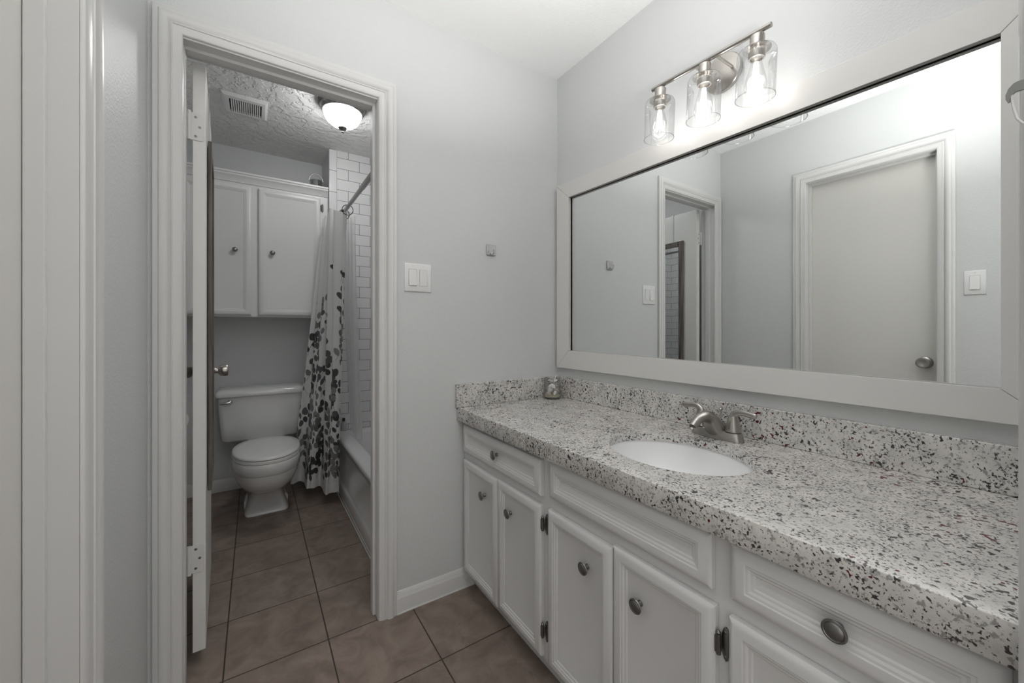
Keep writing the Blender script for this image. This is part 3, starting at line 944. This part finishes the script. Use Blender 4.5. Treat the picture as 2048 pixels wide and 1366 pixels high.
# full length mirror hung over the door (built in door-aligned local coordinates)
MX0, MX1, MZ0, MZ1 = 0.105, 0.455, 0.556, 1.822
mo = dloc((MX0 + MX1) / 2, -0.0365, MZ0)
dm = thing('door_mirror', mo, 'tall mirror in a dark weathered wood frame hung over the open door', 'mirror', rot=ANG, local=True)
w2, hh_ = (MX1 - MX0) / 2, MZ1 - MZ0
fw, dp = 0.042, 0.012
for (x0, x1, z0, z1) in ((-w2, -w2 + fw, 0, hh_), (w2 - fw, w2, 0, hh_), (-w2 + fw + 0.0003, w2 - fw - 0.0003, 0, fw), (-w2 + fw + 0.0003, w2 - fw - 0.0003, hh_ - fw, hh_)):
    part('frame_rail', MB().box(x0, x1, -dp, -0.0005, z0, z1), M['wood'], dm, bev=0.003)
part('mirror_glass', MB().box(-w2 + fw + 0.0006, w2 - fw - 0.0006, -0.0085, -0.003, fw + 0.0006, hh_ - fw - 0.0006), M['mirror'], dm, smooth=False, label='mirror glass')
for sx in (-0.075, 0.075):
    st = MB()
    zt = 2.0375 - MZ0
    st.box(sx - 0.009, sx + 0.009, -0.0015, 0.0, hh_ - 0.02, zt).box(sx - 0.009, sx + 0.009, -0.0015, 0.0395, zt, zt + 0.0014).box(sx - 0.009, sx + 0.009, 0.038, 0.0395, zt - 0.035, zt)
    part('hanger_strap', st, M['trim'], dm, label='white over-door hanger strap')
# over-door hook on the hidden side of the door
oh = thing('door_hook', dloc(0.10, 0.004, 1.84), 'thin dark metal coat hook on the back of the open door', 'hook', rot=ANG, local=True)
part('plate', MB().box(-0.010, 0.010, -0.0035, -0.001, 0.0, 0.075), M['darkmetal'], oh)
part('prong', MB().tube([(0, 0.0, 0.055), (0, 0.012, 0.056), (0, 0.016, 0.045), (0, 0.018, 0.020), (0, 0.024, 0.006), (0, 0.032, 0.0)], 0.003, 10), M['darkmetal'], oh)

d2 = thing('door_2', (WX - 0.066, -0.8175, 0), 'plain cream door in the left wall, reflected in the mirror', 'door', kind='structure')
part('door_panel', MB().box(WX - 0.099, WX - 0.0672, -1.095, -0.540, 0.008, 2.047), M['cream'], d2, bev=0.0015)
door_knob(d2, (WX - 0.067, -1.046, 0.965), (1, 0, 0))

# strike plate on the entry jamb
sp = thing('strike_plate', (-0.652, FY - 0.02, 1.352), 'small curved metal latch plate on the entry jamb at the picture edge', 'latch plate')
part('plate', MB().box(-0.6520, -0.6503, FY - 0.045, FY - 0.004, 1.352, 1.410), M['pewter'], sp, bev=0.0005)
YL = FY + 0.0175
out = [(-0.0215, 1.3965), (0.0005, 1.3970), (0.0033, 1.3960), (0.0066, 1.3920), (0.0085, 1.3860), (0.0084, 1.3815), (0.0068, 1.3775), (0.0056, 1.3785), (0.0050, 1.3840), (0.0020, 1.3868), (-0.0215, 1.3870)]
lm = MB()
lm.loft([[(-0.6522, YL + y, z) for y, z in out], [(-0.6550, YL + y, z) for y, z in out]])
part('lip', lm, M['pewter'], sp, angle=50)
part('guard', MB().tube([(-0.6535, YL - 0.004, 1.3900), (-0.6535, YL + 0.0042, 1.3895), (-0.6535, YL + 0.0047, 1.3830), (-0.6535, YL + 0.0034, 1.3710), (-0.6535, YL + 0.0012, 1.3590), (-0.6535, YL - 0.003, 1.352)], 0.0011, 10), M['trim'], sp, label='white curved guard edge')

# ------------------------------------------------------------------ toilet
TX = -1.262
tl = thing('toilet', (TX, 1.45, 0), 'white two-piece toilet under the wall cabinet', 'toilet')
bx = -1.250
def br(z, front, hw, n=2.3, back=1.575, cy=1.285):
    return sring(bx, cy, hw, cy - front, back - cy, z, n, 56)
bo = MB()
bo.loft([br(0.176, 1.150, 0.100, 2.2, 1.52), br(0.185, 1.125, 0.112, 2.1, 1.53), br(0.205, 1.085, 0.130, 2.1, 1.54), br(0.235, 1.045, 0.150, 2.1, 1.55), br(0.275, 1.018, 0.165, 2.15), br(0.312, 1.008, 0.171, 2.2),
         br(0.318, 1.006, 0.173, 2.2), br(0.322, 1.000, 0.177, 2.25), br(0.360, 0.996, 0.179, 2.3), br(0.378, 0.997, 0.179, 2.3), br(0.385, 1.000, 0.176, 2.3)])
part('bowl', bo, M['porcelain'], tl, angle=60)
pe = MB()
def pr(z, front, hw, back, n=5.0):
    cy = 1.45
    return sring(bx, cy, hw, cy - front, back - cy, z, n, 56)
pe.loft([pr(0.0005, 1.278, 0.118, 1.70, 7), pr(0.010, 1.278, 0.118, 1.70, 7), pr(0.014, 1.281, 0.115, 1.69, 7), pr(0.05, 1.272, 0.106, 1.68, 6), pr(0.10, 1.255, 0.092, 1.66, 5), pr(0.15, 1.225, 0.080, 1.63, 4.5), pr(0.175, 1.195, 0.078, 1.61, 3.5)])
pe.loft([pr(0.0006, 1.40, 0.121, 1.69, 5), pr(0.012, 1.40, 0.121, 1.69, 5), pr(0.035, 1.43, 0.122, 1.68, 4), pr(0.065, 1.47, 0.095, 1.66, 3)])
part('pedestal', pe, M['porcelain'], tl, angle=60)
se = MB()
se.loft([br(0.3866, 0.999, 0.176, 2.2, 1.50), br(0.389, 0.996, 0.179, 2.2, 1.50), br(0.402, 0.996, 0.179, 2.2, 1.50), br(0.4045, 0.999, 0.176, 2.2, 1.50)])
part('seat', se, M['porcelain'], tl, angle=50)
li = MB()
li.loft([br(0.4085, 1.000, 0.175, 2.2, 1.515), br(0.411, 0.997, 0.178, 2.2, 1.515), br(0.420, 0.998, 0.177, 2.2, 1.515), br(0.4245, 1.004, 0.171, 2.2, 1.51), br(0.4285, 1.04, 0.14, 2.2, 1.48), br(0.430, 1.14, 0.07, 2.2, 1.40)])
part('lid', li, M['porcelain'], tl, angle=50)
for s in (-1, 1):
    part('lid_hinge', MB().tube([(bx + s * 0.055, 1.532, 0.401), (bx + s * 0.095, 1.532, 0.401)], 0.0125, 14), M['porcelain'], tl)
ta = MB()
tk = lambda z, x0, x1, y0, y1, r: rrect(x0, x1, y0, y1, r, z, 6)
ta.loft([tk(0.378, -1.470, -1.065, 1.665, 1.835, 0.04), tk(0.383, -1.490, -1.048, 1.650, 1.840, 0.04), tk(0.395, -1.500, -1.038, 1.643, 1.842, 0.035), tk(0.5, -1.508, -1.028, 1.636, 1.842, 0.03), tk(0.683, -1.517, -1.017, 1.630, 1.842, 0.025)])
part('tank', ta, M['porcelain'], tl, angle=60)
ld_ = MB()
ld_.loft([tk(0.6845, -1.528, -1.003, 1.618, 1.846, 0.03), tk(0.690, -1.532, -0.999, 1.614, 1.846, 0.03), tk(0.712, -1.530, -1.001, 1.617, 1.846, 0.03), tk(0.726, -1.522, -1.009, 1.626, 1.842, 0.03), tk(0.733, -1.508, -1.022, 1.642, 1.836, 0.03), tk(0.7355, -1.47, -1.06, 1.68, 1.81, 0.03)])
part('tank_lid', ld_, M['porcelain'], tl, angle=60)
lv = MB()
lv.lathe([(0.015, 0), (0.015, 0.004), (0.012, 0.010), (0.011, 0.016), (0.0005, 0.019)], (-1.452, 1.6335, 0.655), (0, -1, 0), 20)
lv.tube([(-1.452, 1.617, 0.655), (-1.470, 1.613, 0.653), (-1.495, 1.612, 0.650), (-1.508, 1.612, 0.650)], [0.0095, 0.0085, 0.0065, 0.005], 12)
part('flush_lever', lv, M['chrome'], tl, angle=50, label='chrome flush lever')
part('bolt_deck', MB().box(bx - 0.11, bx + 0.11, 1.50, 1.80, 0.345, 0.377), M['porcelain'], tl, bev=0.012, seg=3)

# ------------------------------------------------------------------ upper cabinet
uc = thing('wall_cabinet', (-1.31, 1.70, 1.225), 'white wall cabinet with crown moulding above the toilet', 'cabinet')
UF = 1.545
part('cabinet_box', MB().box(BX + 0.002, -0.870, UF, DB - 0.001, 1.222, 2.112), M['cabinet'], uc, bev=0.001)
crown = [(0.0, 2.095), (0.006, 2.097), (0.008, 2.106), (0.012, 2.112), (0.015, 2.120), (0.022, 2.130), (0.028, 2.136), (0.029, 2.146), (0.035, 2.149), (0.035, 2.160), (0.0, 2.160)]
part('crown_moulding', MB().loft([[(BX + 0.002, UF - 0.0005 - h, z) for h, z in crown], [(-0.870, UF - 0.0005 - h, z) for h, z in crown]]), M['cabinet'], uc, angle=30)
part('top_panel', MB().box(BX + 0.002, -0.870, UF, DB - 0.001, 2.1125, 2.150), M['cabinet'], uc, smooth=False)
ump = lambda a, h, z: (a, UF - 0.0008 - h, z)
for a0, a1, kx in ((-1.690, -1.333, -1.421), (-1.293, -0.920, -1.214)):
    d = part('door', panel_front(a0, a1, 1.232, 2.078, ump), M['cabinet'], uc, angle=25)
    part('knob', MB().lathe(knob_profile(), (kx, UF - 0.0093, 1.655), (0, -1, 0), 24), M['pewter'], d, angle=40, label='pewter round knob')
hx = -0.906
uh = MB()
leaf = [(-0.007, -0.022), (-0.003, -0.030), (0.003, -0.030), (0.007, -0.022), (0.007, 0.022), (0.003, 0.030), (-0.003, 0.030), (-0.007, 0.022)]
uh.loft([[(hx + a, UF - 0.0004, 2.013 + b) for a, b in leaf], [(hx + a, UF - 0.0032, 2.013 + b) for a, b in leaf]])
uh.tube([(hx - 0.010, UF - 0.012, 1.996), (hx - 0.010, UF - 0.012, 2.030)], 0.004, 10)
part('hinge', uh, M['darkmetal'], uc, label='dark pewter hinge')

# canister on the cabinet
cx_, cy_ = -0.936, 1.640
ca = thing('steel_canister', (cx_, cy_, 2.1502), 'small steel canister with an arched handle on top of the wall cabinet', 'canister')
part('body', MB().lathe([(0.040, 0), (0.042, 0.002), (0.042, 0.082), (0.040, 0.085), (0.030, 0.088), (0.0005, 0.090)], (cx_, cy_, 2.1504), (0, 0, 1), 36), M['chrome'], ca)
hp = [(cx_ + 0.046 * math.cos(R(180 - 12 * i)), cy_, 2.232 + 0.052 * math.sin(R(180 - 12 * i))) for i in range(16)]
part('handle', MB().tube(hp, 0.0035, 10), M['steelrod'], ca)
part('spout', MB().tube([(cx_ - 0.040, cy_ - 0.006, 2.176), (cx_ - 0.052, cy_ - 0.010, 2.180), (cx_ - 0.060, cy_ - 0.012, 2.186)], [0.008, 0.006, 0.005], 10), M['steelrod'], ca)

# ------------------------------------------------------------------ bathtub
TBX = -0.832
tb = thing('bathtub', (-0.45, 0.82, 0), 'white enamel bathtub behind the patterned curtain', 'bathtub')
ZR = 0.405
x0, x1, y0, y1 = TBX, RX - 0.001, 0.1145, TY - 0.003
tr_ = lambda i0, i1, z, r: rrect(x0 + i0, x1 - i1, y0 + (0.0 if i1 == 0 else i1), y1 - (0.0 if i1 == 0 else i1), r, z, 7)
tbm = MB()
tbm.loft([tr_(0.004, 0, 0.0005, 0.01), tr_(0.0, 0, 0.012, 0.01), tr_(0.0, 0, 0.085, 0.01), tr_(0.006, 0, 0.100, 0.01), tr_(0.016, 0, 0.112, 0.01), tr_(0.016, 0, 0.320, 0.01), tr_(0.012, 0, 0.345, 0.01), tr_(0.002, 0, 0.368, 0.012),
          tr_(-0.004, 0, 0.382, 0.012), tr_(-0.002, 0, 0.396, 0.012), tr_(0.006, 0, 0.404, 0.012), tr_(0.016, 0, ZR, 0.012),
          tr_(0.075, 0.045, ZR, 0.09), tr_(0.088, 0.058, ZR - 0.006, 0.10), tr_(0.100, 0.070, ZR - 0.03, 0.11), tr_(0.120, 0.090, 0.20, 0.12), tr_(0.150, 0.120, 0.09, 0.12), tr_(0.21, 0.18, 0.065, 0.10)])
part('shell', tbm, M['tub'], tb, angle=50)
part('drain', MB().lathe([(0.026, 0), (0.026, 0.002), (0.02, 0.003), (0.0005, 0.003)], (-0.44, 1.24, 0.0655), (0, 0, 1), 24), M['chrome'], tb)
struct('trim_8', MB().box(TBX - 0.0045, TBX - 0.0005, 0.115, TY - 0.01, 0, 0.006), M['grime'], 'white caulk line along the foot of the bathtub', 'caulk line', smooth=False)

bo_ = thing('shampoo_bottle', (-0.775, TY - 0.026, ZR), 'small grey bottle with a dark cap on the far tub ledge', 'bottle')
part('body', MB().lathe([(0.018, 0.0005), (0.020, 0.003), (0.020, 0.052), (0.017, 0.060), (0.008, 0.064), (0.008, 0.068)], (-0.775, TY - 0.026, ZR), (0, 0, 1), 24), M['bottle'], bo_)
part('cap', MB().lathe([(0.010, 0), (0.010, 0.020), (0.008, 0.022), (0.0005, 0.0225)], (-0.775, TY - 0.026, ZR + 0.0682), (0, 0, 1), 20), M['dark'], bo_)

# ------------------------------------------------------------------ shower rod, rings, curtain, liner
RDX, RDZ = -0.838, 1.890
ro = thing('shower_rod', (RDX, 0.8, RDZ), 'satin steel shower rod above the bathtub', 'curtain rod')
part('tube', MB().tube([(RDX, 0.116, RDZ), (RDX, 0.60, RDZ)], 0.0135, 18), M['steelrod'], ro)
part('tube', MB().tube([(RDX, 0.602, RDZ), (RDX, TY - 0.003, RDZ)], 0.0115, 18), M['steelrod'], ro)
part('collar', MB().tube([(RDX, 0.98, RDZ), (RDX, 1.0, RDZ)], 0.0130, 18), M['chrome'], ro)
for y_, d in ((TY - 0.0025, -1), (0.1055, 1)):
    part('flange', MB().lathe([(0.028, 0), (0.028, 0.004), (0.020, 0.010), (0.0138, 0.022)], (RDX, y_, RDZ), (0, d, 0), 28), M['steelrod'], ro)
ring_y = [0.99, 1.10, 1.205, 1.285, 1.365, 1.435]
ring_lab = ['dark curtain ring nearest the doorway on the shower rod', 'dark curtain ring second from the doorway on the shower rod', 'dark curtain ring third from the doorway on the shower rod',
            'dark curtain ring fourth from the doorway on the shower rod', 'dark curtain ring fifth from the doorway on the shower rod', 'dark curtain ring next to the tiled wall on the shower rod']
for y_, lb in zip(ring_y, ring_lab):
    rg = thing('curtain_ring', (RDX, y_, RDZ - 0.03), lb, 'curtain ring', 'curtain rings on the shower rod')
    part('loop', MB().torus((RDX, y_, RDZ - 0.018), (0.25, 1, 0.1), 0.031, 0.0022, 28, 8), M['darkmetal'], rg)
    part('bead', MB().lathe([(0.0005, -0.008), (0.006, -0.006), (0.008, 0.0), (0.006, 0.006), (0.0005, 0.008)], (RDX - 0.030, y_ - 0.008, RDZ - 0.030), (0.3, 0.3, 1), 14), M['darkmetal'], rg)

def leaf_print(W, Hh, nu, nv):
    """sprigs of round leaves, thicker toward the hem: grey level per vertex (rows v from top)"""
    rng = np.random.default_rng(11)
    img = np.full((nv, nu), 0.80)
    U = np.linspace(0, W, nu)
    V = np.linspace(Hh, 0, nv)              # height above hem
    def stamp(cx, cy, a, b, ang, val):
        i0, i1 = np.searchsorted(U, [cx - a, cx + a])
        j0 = np.searchsorted(-V, -(cy + a))
        j1 = np.searchsorted(-V, -(cy - a))
        if i1 <= i0 or j1 <= j0:
            return
        uu, vv = np.meshgrid(U[i0:i1] - cx, V[j0:j1] - cy)
        c, s = math.cos(ang), math.sin(ang)
        p, q = uu * c + vv * s, -uu * s + vv * c
        m_ = (p / a) ** 2 + (q / b) ** 2 < 1
        img[j0:j1, i0:i1][m_] = val
    def line(x0, y0, x1, y1, w, val):
        n = int(math.hypot(x1 - x0, y1 - y0) / 0.0015) + 2
        for k in range(n):
            t = k / (n - 1)
            stamp(x0 + (x1 - x0) * t, y0 + (y1 - y0) * t, w, w, 0, val)
    cols = int(W / 0.080)
    for k in range(cols):
        for rep in (-0.25, 0, 1, 2, 3, 4, 5, 6):
            x = (k + rng.uniform(0.1, 0.9)) * W / cols
            y = 0.045 + rep * 0.155 + rng.uniform(0, 0.12)
            if y > 0.55 and rng.random() < 1.0 * (y - 0.5):
                continue
            val = rng.choice([0.075, 0.10, 0.14, 0.22, 0.28])
            ang = rng.normal(math.pi / 2, 0.35)
            n = rng.integers(4, 8)
            for i in range(n):
                nx, ny = x + 0.040 * math.cos(ang), y + 0.040 * math.sin(ang)
                line(x, y, nx, ny, 0.0013, val)
                sd_ = 1 if i % 2 else -1
                la = ang + sd_ * rng.uniform(0.7, 1.2)
                r = rng.uniform(0.017, 0.0245)
                stamp(nx + 0.022 * math.cos(la), ny + 0.022 * math.sin(la), r * 1.12, r * rng.uniform(0.72, 1.0), la, val)
                if i == n - 1:
                    stamp(nx + 0.016 * math.cos(ang), ny + 0.016 * math.sin(ang), r * 1.1, r * 0.85, ang, val)
                x, y = nx, ny
                ang += rng.normal(0, 0.16)
    for k in range(22):
        x, y = rng.uniform(0, W), rng.uniform(0.75, 1.45)
        stamp(x, y, 0.020, 0.016, rng.uniform(0, 3), rng.choice([0.075, 0.11, 0.2]))
        line(x, y, x + rng.normal(0, 0.01), y - 0.05, 0.0012, 0.2)
    img[V < 0.062] = np.where(img[V < 0.062] < 0.5, img[V < 0.062], 0.84)
    return img

def sheet(name, material, top, bot, zt, zb, nu, nv, W, printed, label, cat, ease=1.0):
    s = np.linspace(0, 1, nu)
    t = np.linspace(0, 1, nv)
    T = np.array([top(a) for a in s])
    B = np.array([bot(a) for a in s])
    e = (t ** ease)[:, None, None]
    XY = T[None] * (1 - e) + B[None] * e
    ztop = np.array([zt(a) for a in s])
    zbot = np.array([zb(a) for a in s])
    Z = ztop[None] * (1 - t[:, None]) + zbot[None] * t[:, None]
    P = np.concatenate([XY, Z[..., None]], -1).reshape(-1, 3)
    org = P.mean(0)
    org[2] = P[:, 2].min()
    me = bpy.data.meshes.new(name)
    idx = np.arange(nu * nv).reshape(nv, nu)
    q = np.stack([idx[:-1, :-1], idx[1:, :-1], idx[1:, 1:], idx[:-1, 1:]], -1).reshape(-1, 4)
    me.vertices.add(len(P))
    me.vertices.foreach_set('co', (P - org).astype(np.float32).ravel())
    me.loops.add(len(q) * 4)
    me.loops.foreach_set('vertex_index', q.astype(np.int32).ravel())
    me.polygons.add(len(q))
    me.polygons.foreach_set('loop_start', (np.arange(len(q)) * 4).astype(np.int32))
    me.update(calc_edges=True)
    me.validate()
    if printed:
        img = leaf_print(W, 1.75, nu, nv)
        a = me.color_attributes.new('print', 'FLOAT_COLOR', 'POINT')
        c = np.ones((nu * nv, 4), np.float32)
        c[:, :3] = img.reshape(-1, 1)
        a.data.foreach_set('color', c.ravel())
    me.materials.append(material)
    me.shade_smooth()
    o = bpy.data.objects.new(name, me)
    o.location = org
    COL.objects.link(o)
    return tag(o, label, cat)

def c_top(a):
    ph = a * 2 * math.pi * 5.0
    return (RDX - 0.024 - 0.028 * min(1.0, a * 3) + 0.028 * math.sin(ph) + 0.005 * math.sin(2.3 * ph), 0.985 + 0.44 * a + 0.012 * math.cos(ph))
def c_bot(a):
    ph = a * 2 * math.pi * 2.6
    bx_, by_ = -0.868 - 0.230 * a ** 1.1, 1.135 + 0.36 * a
    return (bx_ + 0.016 * math.sin(ph + 0.6), by_ + 0.040 * math.sin(ph + 0.6) + 0.010 * math.sin(2.7 * ph))
sheet('shower_curtain', M['curtain'], c_top, c_bot, lambda a: 1.862 + 0.052 * min(1.0, a * 2.5) - 0.014 * abs(math.sin(a * 6 * math.pi)), lambda a: 0.075 + 0.02 * a, 340, 640, 0.74, True,
      'white shower curtain printed with grey leaves bunched by the toilet', 'shower curtain', 0.9)
def l_top(a):
    ph = a * 2 * math.pi * 4
    return (RDX + 0.046 + 0.010 * math.sin(ph), 1.02 + 0.38 * a)
def l_bot(a):
    ph = a * 2 * math.pi * 4
    return (-0.745 + 0.02 * math.sin(ph) + 0.02 * a, 1.08 + 0.30 * a + 0.015 * math.cos(ph))
sheet('shower_liner', M['liner'], l_top, l_bot, lambda a: 1.855, lambda a: 0.424, 120, 40, 1.0, False,
      'sheer white shower liner hanging inside the tub behind the curtain', 'shower liner', 1.6)

# ------------------------------------------------------------------ ceiling vent and ceiling lamp of the toilet room
vx0, vx1, vy0, vy1 = -1.468, -1.250, 1.062, 1.285
ve = thing('ceiling_vent', ((vx0 + vx1) / 2, (vy0 + vy1) / 2, H - 0.018), 'white slotted exhaust vent in the toilet room ceiling', 'vent')
vm = MB()
ix0, ix1, iy0, iy1 = vx0 + 0.034, vx1 - 0.030, vy0 + 0.040, vy1 - 0.030
vr = lambda i, z: [(vx0 + i, vy0 + i, z), (vx1 - i, vy0 + i, z), (vx1 - i, vy1 - i, z), (vx0 + i, vy1 - i, z)]
vi = lambda z: [(ix0, iy0, z), (ix1, iy0, z), (ix1, iy1, z), (ix0, iy1, z)]
vm.loft([vr(0, H - 0.0005), vr(0.0, H - 0.004), vr(0.012, H - 0.016), vr(0.016, H - 0.017), vi(H - 0.017), vi(H - 0.002)], False, False)
part('cover', vm, M['plastic'], ve, angle=30)
part('duct', MB().box(ix0, ix1, iy0, iy1, H - 0.002, H - 0.0005), M['dark'], ve, smooth=False, label='dark opening behind the slots')
ns = 15
for k in range(1, ns):
    xx = ix0 + (ix1 - ix0) * k / ns
    part('slat', MB().box(xx - 0.0032, xx + 0.0032, iy0 + 0.0002, iy1 - 0.0002, H - 0.0165, H - 0.004), M['plastic'], ve, smooth=False)

LX, LY = -0.890, 0.855
cl_ = thing('ceiling_lamp', (LX, LY, H - 0.16), 'lit bowl ceiling lamp with bronze rim in the toilet room', 'ceiling lamp')
part('rim', MB().lathe([(0.125, 0), (0.130, -0.004), (0.130, -0.012), (0.124, -0.016), (0.126, -0.021), (0.120, -0.026), (0.118, -0.034), (0.114, -0.044), (0.109, -0.053), (0.104, -0.054), (0.102, -0.053), (0.102, -0.03), (0.05, -0.03)], (LX, LY, H - 0.0005), (0, 0, 1), 56), M['bronze'], cl_)
part('bowl', MB().lathe([(0.1005, -0.036), (0.1010, -0.052), (0.1005, -0.062), (0.0945, -0.080), (0.082, -0.100), (0.062, -0.117), (0.038, -0.128), (0.016, -0.132), (0.0005, -0.1325)], (LX, LY, H), (0, 0, 1), 56, False, True), M['dome'], cl_, angle=60, label='glowing frosted glass bowl')
part('finial', MB().lathe([(0.0005, -0.1326), (0.022, -0.1335), (0.025, -0.137), (0.018, -0.145), (0.008, -0.149), (0.005, -0.153), (0.0085, -0.157), (0.0085, -0.161), (0.005, -0.164), (0.0005, -0.165)], (LX, LY, H), (0, 0, 1), 28), M['bronze'], cl_)

# ------------------------------------------------------------------ toilet roll on the left wall
tp = thing('toilet_roll', (-1.685, 1.20, 0.58), 'white toilet roll on a wall holder behind the open door', 'toilet roll')
rc = (-1.688, 1.145, 0.637)
part('roll', MB().lathe([(0.020, 0), (0.066, 0), (0.0675, 0.0015), (0.0675, 0.1015), (0.066, 0.103), (0.020, 0.103), (0.020, 0)], rc, (0, 1, 0), 40, False, False), M['paper'], tp)
hd = MB().tube([(rc[0], 1.130, rc[2]), (rc[0], 1.262, rc[2])], 0.008, 12)
hd.tube([(rc[0], 1.262, rc[2]), (BX + 0.001, 1.262, rc[2])], 0.008, 12)
hd.lathe([(0.022, 0), (0.022, 0.006), (0.012, 0.012)], (BX + 0.0005, 1.262, rc[2]), (1, 0, 0), 20)
part('holder', hd, M['chrome'], tp)
